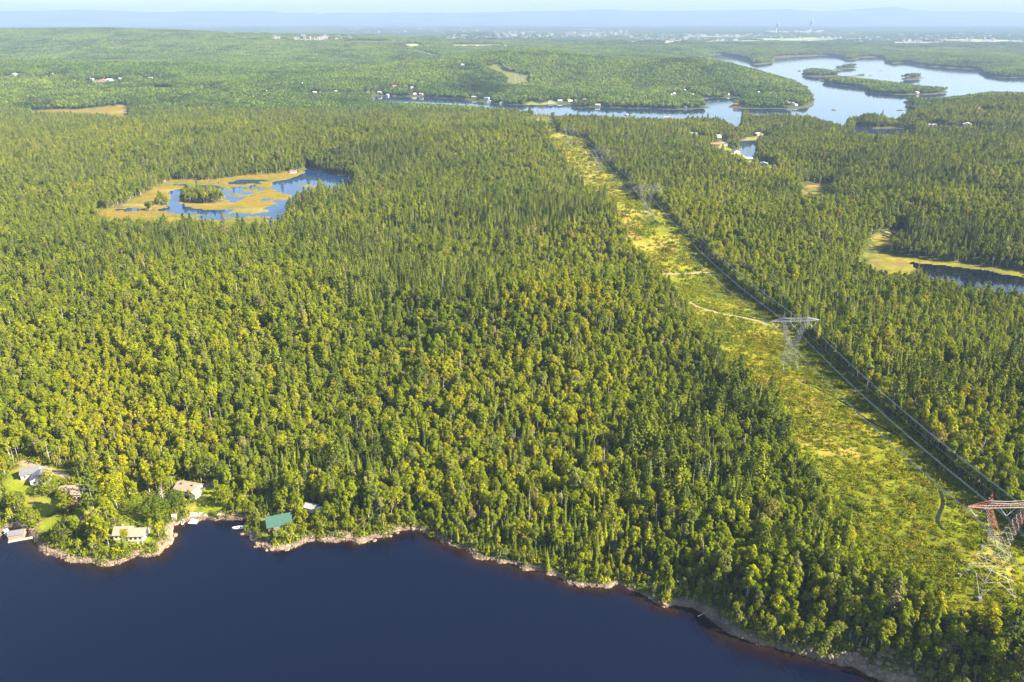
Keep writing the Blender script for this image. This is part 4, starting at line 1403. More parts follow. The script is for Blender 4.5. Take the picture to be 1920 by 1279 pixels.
    window(t, -5.6, 0, 1.2, 1.3, 1.3, (-1, 0), WHITETRIM); window(t, -5.6, 0, 4.0, 1.1, 1.0, (-1, 0), WHITETRIM)
    # sheds behind it
    x, y, z = place(584, 956); clear(x, y, 4.5, 7, 4)
    t = thing('shed', 'white shed with a pale grey gable roof among trees beside the green roofed cottage', 'shed', (x, y, z), -0.35)
    gable(t, -2.9, 2.9, -2.1, 2.1, 2.4, 1.2, 'x', WHITE, PALEROOF); b = MB(); b.box(2.9, 2.96, -.7, .7, -.2, 2.0); b.build('door', DECKWOOD, t)
    x, y, z = place(604, 961); clear(x, y, 3.2, 6, 3)
    t = thing('shed', 'small low white lean-to shed beside the pale grey gabled shed', 'shed', (x, y, z), -0.3)
    gable(t, -2.1, 2.1, -1.8, 1.8, 1.9, 0.7, 'x', WHITE, paint('white_roof', (0.7, 0.69, 0.66)))
    b = MB(); b.box(-.5, .5, -1.86, -1.8, -.2, 1.7); b.build('door', DECKWOOD, t)
    # little white hut by the cedars
    x, y, z = place(328, 972); clear(x, y, 2, 3, 2)
    t = thing('shed', 'tiny white garden hut beside the paved terrace', 'shed', (x, y, z), 0.2)
    gable(t, -1.1, 1.1, -1, 1, 1.8, 0.8, 'x', WHITE, PALEROOF, 0.25); b = MB(); b.box(-.35, .35, -1.05, -1, -.1, 1.5); b.build('door', DECKWOOD, t)
    # pond cabin
    x, y, z = place(550, 324); clear(x, y, 16, 25, 8)
    t = thing('cabin', 'pale cabin with a dull pinkish roof on the pond shore', 'cabin', (x, y, z), 0.05); t.scale = (.7, .7, .7)
    gable(t, -7, 7, -4, 4, 3, 2, 'x', WHITE, paint('rust_roof', (0.22, 0.13, 0.10))); b = MB(); b.box(-10, 8, -7, -4.1, -.3, 0); b.build('deck', DECKWOOD, t)


houses()


# ------------------------------------------------------------------ docks and boats
def dock(name, label, u, v, rz, w, L, n, m):
    x, y = at_height(u, v, 0.4)
    t = thing(name, label, 'dock', (float(x), float(y), 0), rz)
    for k in range(n):
        b = MB(); b.box(-w / 2, w / 2, -L / 2 + L * k / n + .06, -L / 2 + L * (k + 1) / n - .06, 0.28, 0.46); b.build('dock_section', m, t)
    for sx in (-1, 1):
        b = MB(); b.box(sx * w / 2 - .12, sx * w / 2 + .12, -L / 2, L / 2, 0.05, 0.27); b.build('float', paint('dark_float', (0.06, 0.06, 0.06)), t)
    for (sx, sy) in ((-1, -1), (1, -1), (-1, 1), (1, 1)):
        b = MB(); b.bar((sx * (w / 2 + .1), sy * (L / 2 - .4), -1.5), (sx * (w / 2 + .1), sy * (L / 2 - .4), 1.1), .08, 0, 6); b.build('post', DECKWOOD, t)
    return t


def hull_mb(L, W, Hh):
    b = MB()
    secs = []
    for f in np.linspace(0, 1, 9):
        w = W / 2 * (0.86 + 0.14 * min(1, f * 3)) * (1 - max(0, f - .45) ** 1.8 / .55 ** 1.8) + 0.02
        yy = -L / 2 + L * f
        up = Hh * (1 + 0.35 * f * f)
        secs.append([(-w, yy, up), (-w * .75, yy, .05), (0, yy, -.18 + .1 * f), (w * .75, yy, .05), (w, yy, up), (w * .82, yy, up), (w * .6, yy, .22), (-w * .6, yy, .22), (-w * .82, yy, up)])
    for s in secs: b.v += s
    n = 9
    for i in range(len(secs) - 1):
        for k in range(n):
            b.f.append((i * n + k, i * n + (k + 1) % n, (i + 1) * n + (k + 1) % n, (i + 1) * n + k)); b.m.append(0)
    b.f.append(tuple(range(n - 1, -1, -1))); b.m.append(0)
    b.f.append(tuple((len(secs) - 1) * n + k for k in range(n))); b.m.append(0)
    return b


def boat(name, label, u, v, rz, L, W, hullm, canopy=None, motor=True, z=0.0, group=None):
    x, y = at_height(u, v, z + 0.4)
    t = thing(name, label, 'boat', (float(x), float(y), z), rz, group)
    hull_mb(L, W, 0.75).build('hull', hullm, t)
    for yy in (-L * .22, L * .05):
        b = MB(); b.box(-W * .33, W * .33, yy - .3, yy + .3, .25, .62); b.box(-W * .33, W * .33, yy - .36, yy - .26, .55, 1.0); b.build('seat', paint('dark_vinyl', (.10, .09, .10)), t)
    if motor:
        b = MB(); b.box(-.22, .22, -L / 2 - .5, -L / 2 - .05, .35, 1.1); b.box(-.08, .08, -L / 2 - .35, -L / 2 - .15, -.6, .4); b.build('outboard_motor', DARKROOF, t)
    b = MB(); b.face([(-W * .36, L * .14, .85), (W * .36, L * .14, .85), (W * .28, L * .08, 1.4), (-W * .28, L * .08, 1.4)]); b.face([(-W * .28, L * .08, 1.42), (W * .28, L * .08, 1.42), (W * .36, L * .15, .85), (-W * .36, L * .15, .85)]); b.build('windscreen', M_WINDOW, t)
    b = MB(); b.face([(-W * .4, L * .15, .95), (W * .4, L * .15, .95), (W * .2, L * .36, 1.0), (0, L * .46, 1.02), (-W * .2, L * .36, 1.0)]); b.build('foredeck', hullm, t)
    if canopy:
        b = MB(); b.box(-W * .42, W * .42, -L * .3, L * .1, 2.0, 2.1)
        for (sx, yy) in ((-1, -.28), (1, -.28), (-1, .08), (1, .08)): b.bar((sx * W * .4, yy * L, .7), (sx * W * .4, yy * L, 2.0), .04)
        b.build('canopy', canopy, t)
    return t


dock('dock', 'white sectioned floating dock in the small cove', 366, 974, -0.06, 4.3, 7.6, 4, WHITEWOOD)
x, y, z = place(372, 964)
t = thing('boat_platform', 'grey timber platform at the shore end of the white dock', 'platform', (x, y, max(z, 0.6)), 0.05)
b = MB(); b.box(-4.2, 5.2, -2, 1.8, -.6, 0.1); b.build('deck', DECKWOOD, t)
for sx in (-2.6, 0.4):
    b = MB(); b.box(sx, sx + 1.5, -1, .6, .45, .55); b.box(sx + .1, sx + .2, -.9, -.8, .1, .45); b.box(sx + 1.3, sx + 1.4, .4, .5, .1, .45); b.build('table', WHITE, t)
boat('motorboat', 'white motorboat with dark seats moored off the wooded point', 446, 990, 1.75, 5.6, 2.2, paint('white_hull', (.78, .78, .76)), None)
boat('covered_boat', 'grey boat under a pale canopy drawn up on the cove beach', 410, 969, 1.55, 5.0, 2.0, paint('grey_hull', (.2, .2, .22)), paint('pale_canvas', (.62, .62, .62)), True, 0.4)
boat('rowboat', 'small yellow-white rowboat pulled onto the shore by the terrace', 343, 979, 0.2, 3.4, 1.4, paint('cream_hull', (.72, .66, .42)), None, False, 0.4)
boat('motorboat', 'white covered motorboat beside the grey boathouse', 12, 999, 0.9, 6.0, 2.3, paint('white_hull', (.78, .78, .76)), paint('white_canvas', (.74, .74, .74)))
# boathouse on its L-shaped dock
x, y = map(float, at_height(33, 1003, 1.0))
t = thing('boathouse', 'grey roofed boathouse standing on the left shore dock', 'boathouse', (x, y, 0.5), 0.32)
gable(t, -3.6, 3.2, -2.2, 2.6, 1.9, 1.2, 'x', paint('brown_board', (.30, .19, .12)), GREYROOF, 0.3, -1.2)
b = MB(); b.box(-3.64, -3.6, -1.2, 1.4, -.3, 1.6); b.build('door', DARKROOF, t)
dock('dock', 'weathered plank walkway in front of the boathouse', 42, 1011, 1.92, 1.7, 12.5, 5, paint('weathered_boards', (.36, .33, .29)))

# ------------------------------------------------------------------ far houses (photo pixel, width m, wall, roof)
WALLS = {'white': (.52, .51, .49), 'cream': (.44, .39, .30), 'tan': (.29, .21, .13), 'pink': (.36, .24, .19), 'grey': (.24, .24, .25), 'blue': (.28, .34, .40)}
ROOFS = {'grey': (.19, .19, .20), 'dark': (.08, .075, .075), 'white': (.48, .47, .46), 'red': (.26, .07, .05), 'rust': (.25, .13, .08), 'beige': (.32, .27, .20), 'green': (.13, .24, .19)}
FAR_ZONES = {
    'along the far left end of the narrow lake arm': [(570, 158, 11, 'white', 'white'), (590, 175, 12, 'pink', 'beige'), (603, 175, 10, 'white', 'grey'), (631, 173, 10, 'cream', 'white'), (691, 174, 13, 'pink', 'rust'), (712, 175, 12, 'cream', 'white'),
        (726, 180, 11, 'white', 'white'), (740, 163, 13, 'tan', 'rust'), (773, 165, 14, 'pink', 'rust'), (778, 177, 11, 'white', 'white'), (790, 178, 12, 'white', 'beige'), (868, 123, 13, 'white', 'white')],
    'on the shore below the far wooded hill': [(889, 184, 14, 'cream', 'beige'), (913, 186, 14, 'white', 'green'), (917, 192, 11, 'white', 'white'), (940, 194, 9, 'white', 'grey'), (1032, 192, 14, 'cream', 'grey'), (1050, 191, 12, 'blue', 'white'), (1068, 190, 14, 'cream', 'beige'), (1098, 189, 14, 'tan', 'rust'), (1080, 190, 9, 'white', 'grey')],
    'on the low point across the narrow lake arm': [(1121, 199, 12, 'cream', 'white'), (1173, 188, 12, 'white', 'green'), (1209, 187, 13, 'blue', 'grey'), (1236, 187, 14, 'tan', 'beige'), (1256, 179, 13, 'white', 'white'), (1264, 176, 9, 'white', 'grey'), (1282, 171, 11, 'cream', 'white'), (1297, 179, 12, 'white', 'beige'), (1308, 180, 9, 'white', 'white'), (1285, 203, 9, 'white', 'grey')],
    'on the peninsula between bay and open lake': [(1420, 175, 12, 'pink', 'white'), (1442, 175, 10, 'white', 'white'), (1470, 175, 12, 'white', 'grey'), (1480, 176, 9, 'cream', 'white'), (1509, 175, 18, 'pink', 'red'), (1516, 172, 10, 'white', 'white'), (1382, 198, 14, 'pink', 'red'), (1483, 196, 16, 'white', 'grey'), (1474, 193, 12, 'cream', 'beige'), (1492, 198, 9, 'white', 'white'), (1412, 187, 9, 'white', 'grey'), (1366, 178, 9, 'white', 'white')],
    'on the near bank of the narrow lake arm': [(1158, 228, 14, 'pink', 'rust'), (1250, 223, 12, 'cream', 'beige'), (1275, 227, 12, 'pink', 'grey'), (1318, 223, 13, 'white', 'grey'), (1174, 218, 9, 'cream', 'white')],
    'around the grassy inlet right of the clearing': [(1300, 254, 14, 'grey', 'grey'), (1345, 258, 13, 'white', 'grey'), (1340, 274, 16, 'pink', 'rust'), (1356, 273, 14, 'cream', 'beige'), (1366, 289, 12, 'white', 'dark'), (1379, 287, 13, 'white', 'dark'), (1404, 301, 10, 'white', 'white'), (1431, 311, 13, 'grey', 'grey'), (1423, 254, 14, 'pink', 'white'), (1306, 290, 11, 'cream', 'beige')],
    'in the woods near the right edge': [(1747, 238, 16, 'white', 'grey'), (1813, 236, 15, 'cream', 'white'), (1837, 208, 15, 'tan', 'beige'), (1720, 175, 13, 'pink', 'white')],
    'in the woods at the far left': [(27, 142, 22, 'white', 'white'), (38, 142, 16, 'cream', 'grey'), (100, 141, 18, 'white', 'beige'), (192, 153, 24, 'pink', 'rust'), (206, 152, 18, 'white', 'white'), (227, 149, 14, 'white', 'grey'), (173, 150, 12, 'white', 'white'), (283, 148, 14, 'blue', 'grey'), (270, 123, 18, 'white', 'white'), (290, 123, 20, 'white', 'grey'), (312, 122, 16, 'white', 'white'), (418, 120, 18, 'white', 'dark'),
        (530, 133, 18, 'white', 'dark'), (405, 164, 10, 'white', 'white'), (568, 168, 10, 'cream', 'grey'), (503, 173, 10, 'pink', 'white')]}
ORD = ['first', 'second', 'third', 'fourth', 'fifth', 'sixth', 'seventh', 'eighth', 'ninth', 'tenth', 'eleventh', 'twelfth', 'thirteenth', 'fourteenth', 'fifteenth', 'sixteenth', 'seventeenth', 'eighteenth', 'nineteenth', 'twentieth']
for zone, L in FAR_ZONES.items():
    L.sort()
    seen = {}
    for (u, v, w, wc, rc) in L:
        x, y, z = hit(u, v)
        clear(x, y, w * 0.7 + 7, 85 if y > 1500 else 30, 10); w = w * (1.05 if y > 1500 else 1.0)
        k = seen.get((wc, rc), 0); seen[(wc, rc)] = k + 1
        many = sum(1 for q in L if (q[3], q[4]) == (wc, rc)) > 1
        lab = '%s%s house with %s roof %s' % ((ORD[k] + ' ') if many else '', wc, rc, zone)
        t = thing('cottage', lab, 'house', (x, y, z), random.uniform(-0.5, 0.5), 'distant cottages ' + zone)
        gable(t, -w / 2, w / 2, -w * .33, w * .33, 3.2 + w * .06, w * .16, 'x' if random.random() < .6 else 'y', paint('far_wall_' + wc, WALLS[wc]), paint('far_roof_' + rc, ROOFS[rc]), .6, -2.5)

# ------------------------------------------------------------------ forests
FRINGE = 2150.0


def near_forest():
    rng = np.random.default_rng(5)
    x, y = jitter_grid(195, FRINGE, 2.95, rng)
    m = in_view(x, y)
    x, y = x[m], y[m]
    m = free_ground(x, y, 1.5)
    x, y = x[m], y[m]
    con, gold, light = traits(x, y, rng)
    n = len(x)
    conifer = rng.random(n) < np.clip(con, 0.04, 0.96)
    u, v, zc = to_pixel(x, y, ground_z(x, y))
    settle = (np.exp(-(((u - 150) / 260) ** 2 + ((v - 960) / 90) ** 2) ** 2) > 0.3)
    conifer &= ~(settle & (rng.random(n) < 0.7))
    # broad crowns stand wider apart
    keep = np.where(conifer, rng.random(n) < 0.86, rng.random(n) < np.where(settle, 0.24, 0.78))
    x, y, conifer, con, gold, light, u, v, zc, settle = [a[keep] for a in (x, y, conifer, con, gold, light, u, v, zc, settle)]
    n = len(x)
    gold = gold + np.where(settle, 0.22, 0); light = light + np.where(settle, 0.35, 0)
    form = np.where(conifer, rng.choice(SPRUCE, n), rng.choice(BROAD, n))
    pine = conifer & (rng.random(n) < np.where((u > 1180) & (v > 720), 0.33, 0.07))
    form = np.where(pine, rng.choice(PINE, n), form)
    dead = rng.random(n) < 0.022
    form = np.where(dead, rng.choice(DEAD, n), form)
    plant = np.exp(-(((u - 180) / 115) ** 2 + ((v - 735) / 80) ** 2) ** 2) > 0.5
    sc = rng.normal(1.05, 0.2, n) * (1 + 0.2 * vnoise(x, y, 45, 170))
    under = rng.random(n) < 0.27
    sc = np.where(under & ~dead, sc * rng.uniform(0.5, 0.75, n), sc)
    sc = np.where(plant, rng.normal(0.8, 0.05, n), sc)
    sc = np.where(conifer | settle, sc, sc * 0.86)
    con_t = tints(n, conifer, gold, light, rng)
    edge = np.clip((ground_sd(x, y) - 2) / 12, 0.62, 1)
    sc = np.clip(sc * np.where(y < 700, edge, 1), 0.4, 1.5)
    return dict(x=x, y=y, z=ground_z(x, y) - 0.1, form=form, sc=sc, rot=rng.uniform(0, 6.28, n), tint=con_t, u=u, v=v, zc=zc, kind=np.array([FORMS[f].kind for f in form]), slim=np.where(settle, rng.uniform(0.85, 1.25, n), rng.uniform(0.82, 1.14, n)), lean=rng.normal(0, 0.035, (n, 2)))


def scatter(name, protos, idx, pos, rot, scl, tint, kind='stuff'):
    """one object whose points each carry one of the shapes"""
    n = len(pos)
    me = bpy.data.meshes.new(name)
    me.vertices.add(n)
    me.vertices.foreach_set('co', np.asarray(pos, np.float32).ravel())
    for (nm, typ, arr, key) in (('idx', 'INT', np.asarray(idx, np.int32), 'value'), ('rot', 'FLOAT_VECTOR', np.asarray(rot, np.float32).ravel(), 'vector'),
                                ('scl', 'FLOAT_VECTOR', np.asarray(scl, np.float32).ravel(), 'vector'), ('tint', 'FLOAT_VECTOR', np.asarray(tint, np.float32).ravel(), 'vector')):
        a = me.attributes.new(nm, typ, 'POINT')
        a.data.foreach_set(key, arr)
    me.update()
    o = link(name, me)
    src = bpy.data.collections.new(name + '_shapes')
    for i, p in enumerate(protos):
        po = bpy.data.objects.new('%s_shape_%02d' % (name, i), p)
        src.objects.link(po)
    ng = bpy.data.node_groups.new(name, 'GeometryNodeTree')
    ng.interface.new_socket('Geometry', in_out='INPUT', socket_type='NodeSocketGeometry')
    ng.interface.new_socket('Geometry', in_out='OUTPUT', socket_type='NodeSocketGeometry')
    N = ng.nodes
    gi, go = N.new('NodeGroupInput'), N.new('NodeGroupOutput')
    ci = N.new('GeometryNodeCollectionInfo')
    ci.inputs['Collection'].default_value = src
    ci.inputs['Separate Children'].default_value = True
    ci.inputs['Reset Children'].default_value = True
    ip = N.new('GeometryNodeInstanceOnPoints')
    ip.inputs['Pick Instance'].default_value = True

    def attr(nm, typ):
        a = N.new('GeometryNodeInputNamedAttribute'); a.data_type = typ; a.inputs['Name'].default_value = nm
        return a.outputs['Attribute']
    ng.links.new(gi.outputs[0], ip.inputs['Points'])
    ng.links.new(ci.outputs[0], ip.inputs['Instance'])
    ng.links.new(attr('idx', 'INT'), ip.inputs['Instance Index'])
    e2r = N.new('FunctionNodeEulerToRotation')
    ng.links.new(attr('rot', 'FLOAT_VECTOR'), e2r.inputs[0])
    ng.links.new(e2r.outputs[0], ip.inputs['Rotation'])
    ng.links.new(attr('scl', 'FLOAT_VECTOR'), ip.inputs['Scale'])
    ng.links.new(ip.outputs[0], go.inputs[0])
    md = o.modifiers.new('scatter', 'NODES')
    md.node_group = ng
    tag(o, kind=kind)
    return o


TREES = near_forest()

# the trees that show largest become things of their own, the rest stays in the forest
LANDMARKS = [('red and white pylon', 1850, 1090), ('second pylon', 1478, 690), ('green roofed cottage', 523, 985), ('white gabled shed', 586, 955), ('long white cottage', 246, 1003), ('brown flat roofed house', 136, 935),
    ('grey roofed house', 66, 898), ('low beige roofed cottage', 358, 918), ('boathouse', 35, 1006), ('white dock', 366, 974), ('moored motorboat', 446, 990), ('dark sandy cove', 765, 994), ('pale rock ledge', 680, 1018),
    ('fallen shore log', 1326, 1140), ('big shore slab', 1150, 1095), ('shaded rock bank', 1580, 1245), ('rocky point', 205, 1060), ('ditch bend', 1768, 985), ('sunlit shore bend', 1085, 1097), ('lower right corner', 1910, 1270),
    ('dense spruce shoreline', 965, 1060), ('steep shore', 1440, 1212)]


def describe(items):
    """items: dicts with o, look, u, v -> one label each: look, then its rank beside the nearest landmark"""
    buckets = {}
    for it in items:
        best = min(LANDMARKS, key=lambda l: (it['u'] - l[1]) ** 2 + 1.6 * (it['v'] - l[2]) ** 2)
        du, dv = it['u'] - best[1], it['v'] - best[2]
        rel = ('right of' if du > 0 else 'left of') if abs(du) > 1.2 * abs(dv) else ('behind' if dv < 0 else 'in front of')
        buckets.setdefault((it['look'], rel, best[0]), []).append((du * du + dv * dv, it))
    for (look, rel, lm), L in buckets.items():
        L.sort(key=lambda q: q[0])
        for k, (_, it) in enumerate(L):
            rank = '' if len(L) == 1 else ('nearest ' if k == 0 else '%s nearest ' % (ORD[k] if k < len(ORD) else '%dth' % (k + 1)))
            it['o']['label'] = '%s%s %s the %s' % (rank, look, rel, lm)


def colour_word(t):
    r, g, b_ = t
    if r > g * 1.2: return 'golden' if g > 0.6 * r and b_ < 0.03 else 'rusty'
    lum = 0.3 * r + 0.6 * g + 0.1 * b_
    if r > g * 1.0 and lum > 0.17: return 'yellowing'
    if b_ > 0.028 and lum > 0.08: return 'pale green'
    if lum < 0.08: return 'dark green'
    if lum < 0.12: return 'deep green'
    if lum < 0.165: return 'leaf green'
    return 'bright green'


def plant_tree(form, x, y, z, rz, sc, slim, tint, group, cat='tree', lean=(0, 0)):
    f = FORMS[form]
    root = link(f.kind, None, None, (x, y, z))
    root.rotation_euler = (lean[0], lean[1], rz)
    root.scale = (sc * slim, sc * slim, sc)
    root['category'] = cat; root['group'] = group
    if f.crown is not None:
        c = link('crown', f.crown, root)
        c['tint'] = [float(q) for q in tint]
        link('trunk', f.trunk, root)
    else:
        link('trunk', f.trunk, root)
    return root


def individual_trees():
    T_ = TREES
    seen = (T_['u'] > 6) & (T_['u'] < PW - 6) & (T_['v'] > 0) & (T_['v'] < PH + 25)
    order = np.argsort(T_['zc'])
    take = np.zeros(len(T_['x']), bool)
    for kind, lim in (('broadleaf_tree', 290), ('spruce_tree', 290), ('pine_tree', 70), ('dead_tree', 24)):
        c = [i for i in order if T_['kind'][i] == kind and seen[i] and T_['sc'][i] > 0.6][:lim]
        take[c] = True
    items = []
    names = {'broadleaf_tree': 'broadleaf tree', 'spruce_tree': 'spruce', 'pine_tree': 'pine', 'dead_tree': 'bare dead tree'}
    groups = {'broadleaf_tree': 'broadleaf trees of the near shore wood', 'spruce_tree': 'spruces of the near shore wood', 'pine_tree': 'pines of the near shore wood', 'dead_tree': 'dead trees of the near shore wood'}
    for i in np.nonzero(take)[0]:
        k = T_['kind'][i]
        o = plant_tree(int(T_['form'][i]), T_['x'][i], T_['y'][i], T_['z'][i], T_['rot'][i], T_['sc'][i], T_['slim'][i], T_['tint'][i], groups[k], lean=T_['lean'][i])
        hh = FORMS[T_['form'][i]].h * T_['sc'][i]
        size = 'tall' if hh > 14 else ('short' if hh < 10.5 else 'medium')
        shape = ' slim' if FORMS[T_['form'][i]].r * T_['slim'][i] < (2.9 if k == 'broadleaf_tree' else 1.7) else ' full'
        look = '%s grey %s' % (size, names[k]) if k == 'dead_tree' else '%s%s %s %s' % (size, shape, colour_word(T_['tint'][i]), names[k])
        items.append(dict(o=o, look=look, u=T_['u'][i], v=T_['v'][i]))
    # big garden trees and clipped cedars of the settlement
    for (u, v, form, sc, tint, lab) in [
            (296, 978, BIG[0], 1.05, (0.085, 0.12, 0.010), 'huge round green maple between the long white cottage and the terrace'),
            (388, 897, BIG[1], 1.1, (0.095, 0.125, 0.012), 'large spreading green tree behind the low beige roofed cottage'),
            (215, 932, BIG[1], 1.0, (0.125, 0.135, 0.012), 'large yellow-green tree right of the brown flat roofed house'),
            (185, 1010, BIG[1], 0.9, (0.13, 0.135, 0.014), 'large pale yellow-green tree on the rocky point left of the long white cottage'),
            (120, 1015, BIG[1], 0.85, (0.10, 0.12, 0.014), 'large olive tree between the boathouse and the rocky point'),
            (330, 950, BIG[1], 0.8, (0.08, 0.115, 0.012), 'broad green tree beside the white garden hut'),
            (30, 955, BIG[1], 0.85, (0.09, 0.11, 0.018), 'large grey-green tree near the left edge above the boathouse'),
            (96, 925, BIG[0], 0.75, (0.16, 0.185, 0.012), 'light green spreading tree between the grey roofed and the brown house'),
            (165, 962, BIG[1], 0.85, (0.17, 0.19, 0.012), 'light green spreading tree just below the brown flat roofed house'),
            (255, 962, BIG[0], 0.7, (0.15, 0.19, 0.010), 'light green round tree on the lawn behind the long white cottage'),
            (420, 945, BIG[1], 0.85, (0.16, 0.19, 0.010), 'light green broad tree right of the lawn above the cove'),
            (545, 1000, BIG[1], 0.5, (0.18, 0.19, 0.010), 'small round yellow-green tree in front of the green roofed cottage'),
            (60, 985, BIG[0], 0.7, (0.17, 0.185, 0.012), 'light green tree just above the boathouse walkway'),
            (292, 1008, CEDAR[0], 1.0, (0.085, 0.125, 0.012), 'left slim bright cedar of three beside the long white cottage'),
            (301, 1009, CEDAR[0], .9, (0.085, 0.125, 0.012), 'middle slim bright cedar of three beside the long white cottage'),
            (309, 1006, CEDAR[0], 1.05, (0.085, 0.125, 0.012), 'right slim bright cedar of three beside the long white cottage'),
            (337, 971, CEDAR[0], 1.0, (0.085, 0.12, 0.012), 'slim cedar between the garden hut and the terrace'),
            (484, 1008, CEDAR[0], 1.5, (0.10, 0.135, 0.012), 'tall slim bright cedar on the point left of the green roofed cottage'),
            (503, 966, CEDAR[0], 1.2, (0.09, 0.125, 0.012), 'slim cedar at the left gable of the green roofed cottage'),
            (232, 1022, CEDAR[1], .8, (0.11, 0.13, 0.012), 'small cedar on the rocks below the long white cottage')]:
        x, y, z = hit(u, v)
        o = plant_tree(form, x, y, z - 0.1, random.uniform(0, 6), sc, 1.0, tint, 'garden trees of the shore settlement' if form in BIG else 'clipped cedars of the shore settlement')
        o['label'] = lab
    describe(items)
    return take


TAKEN = individual_trees()


def near_stuff():
    T_ = TREES
    for kind, nm in (('broadleaf_tree', 'broadleaf_forest'), ('spruce_tree', 'spruce_forest'), ('pine_tree', 'pine_forest'), ('dead_tree', 'dead_trees_far')):
        forms = [i for i, f in enumerate(FORMS) if f.kind == kind and i not in BIG]
        remap = {f: k for k, f in enumerate(forms)}
        m = (T_['kind'] == kind) & ~TAKEN
        idx = np.array([remap[f] for f in T_['form'][m]])
        pos = np.stack([T_['x'][m], T_['y'][m], T_['z'][m]], 1)
        rot = np.stack([T_['lean'][m][:, 0], T_['lean'][m][:, 1], T_['rot'][m]], 1)
        s, sl = T_['sc'][m], T_['slim'][m]
        scl = np.stack([s * sl, s * sl, s], 1)
        scatter('dead_wood' if kind == 'dead_tree' else nm, [FORMS[f].whole for f in forms], idx, pos, rot, scl, T_['tint'][m])


near_stuff()


def cluster_mesh(name, seed, n_trees, radius, quads, share, hscale=1.0, size=1.0):
    """a small clump of simple crowns for the woods beyond two kilometres"""
    rng = np.random.default_rng(seed)
    Vs, Qs, Ls, off = [], [], [], 0
    for t in range(n_trees):
        a, r = rng.uniform(0, 6.28), radius * math.sqrt(rng.uniform(0, 1))
        cx, cyy = r * math.cos(a), r * math.sin(a)
        lv = rng.uniform(0.62, 1.38)
        if rng.random() < share:
            h, w = rng.uniform(10, 15.5) * hscale, rng.uniform(1.4, 2.1) * size
            m = max(4, quads // 2)
            P, N, S = [], [], []
            for q in range(m):
                f = rng.uniform(0.1, 1) ** 0.8
                b = rng.uniform(0, 6.28)
                P.append((cx + math.cos(b) * w * (1 - f) * .6, cyy + math.sin(b) * w * (1 - f) * .6, h * f)); N.append((math.cos(b), math.sin(b), 0.45)); S.append(w * 1.5 * (1.15 - f) + 0.5)
            lv *= 0.62
        else:
            h, w = rng.uniform(9.5, 14.5) * hscale, rng.uniform(2.5, 3.6) * size
            d = unit(rng.normal(size=(quads, 3))); d[:, 2] = np.abs(d[:, 2]) * 1.0 - 0.15
            P = np.array([cx, cyy, h * 0.64]) + d * (w, w, h * 0.36) * rng.uniform(0.75, 1.05, (quads, 1))
            N = unit(d + rng.normal(size=d.shape) * 0.3); S = rng.uniform(0.8, 1.3, quads) * w * 0.72 * math.sqrt(26 / quads)
        P, N, S = np.array(P), unit(np.array(N, float)), np.array(S, float)
        V, Q = leaf_quads(P, N, S, rng)
        Vs.append(V); Qs.append(Q + off); off += len(V)
        Ls.append(lv * rng.uniform(0.8, 1.2, len(Q)))
    return fast_mesh(name, np.concatenate(Vs), np.concatenate(Qs), [M_LEAF], attrs=[('leaf', 'FLOAT', 'FACE', np.concatenate(Ls))])


def far_forest():
    rng = np.random.default_rng(6)
    protos = [cluster_mesh('wood_clump', 700 + i, 8, 6.2, 24, sh) for i, sh in enumerate([0.05, 0.15, 0.3, 0.5, 0.75, 0.95])]
    x, y = jitter_grid(FRINGE - 4, 6200, 9.0, rng, 0.82)
    m = in_view(x, y, 0.06); x, y = x[m], y[m]
    m = free_ground(x, y, 6.5, True); x, y = x[m], y[m]
    con, gold, light = traits(x, y, rng)
    n = len(x)
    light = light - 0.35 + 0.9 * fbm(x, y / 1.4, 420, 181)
    k = np.clip(con + 0.08 + rng.normal(size=n) * 0.22 + 0.25 * fbm(x, y, 350, 183), 0, 0.999)
    idx = (k * 6).astype(int)
    tint = tints(n, np.zeros(n, bool), gold * 0.4, light, rng)
    tint = tint * (1 - 0.3 * (k[:, None])) * np.array([0.72, 0.84, 1.2])  # blue shift puts some of the haze into the leaf colour
    s = rng.uniform(0.8, 1.2, n)
    rot = np.stack([0 * s, 0 * s, rng.uniform(0, 6.28, n)], 1)
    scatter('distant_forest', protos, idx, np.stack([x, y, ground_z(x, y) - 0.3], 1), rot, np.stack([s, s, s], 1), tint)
    protos = [cluster_mesh('wood_patch', 800 + i, 100, 36, 9, sh, 1.0, 1.35) for i, sh in enumerate([0.15, 0.4, 0.7])]
    x, y = jitter_grid(6150, 21500, 58, rng, 0.76)
    m = in_view(x, y, 0.04); x, y = x[m], y[m]
    m = free_ground(x, y, 22, True); x, y = x[m], y[m]
    n = len(x)
    con, gold, light = traits(x, y, rng)
    idx = np.clip((con + rng.normal(size=n) * 0.25) * 3, 0, 2).astype(int)
    tint = tints(n, np.zeros(n, bool), gold * 0, light + 1.0 * fbm(x, y / 1.5, 800, 180), rng) * np.array([0.56, 0.70, 1.1])  # haze blue is painted into the tints of these patches too
    s = rng.uniform(0.85, 1.25, n)
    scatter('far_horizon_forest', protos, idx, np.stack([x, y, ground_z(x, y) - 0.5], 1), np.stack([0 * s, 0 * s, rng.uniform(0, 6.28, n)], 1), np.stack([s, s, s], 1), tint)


far_forest()


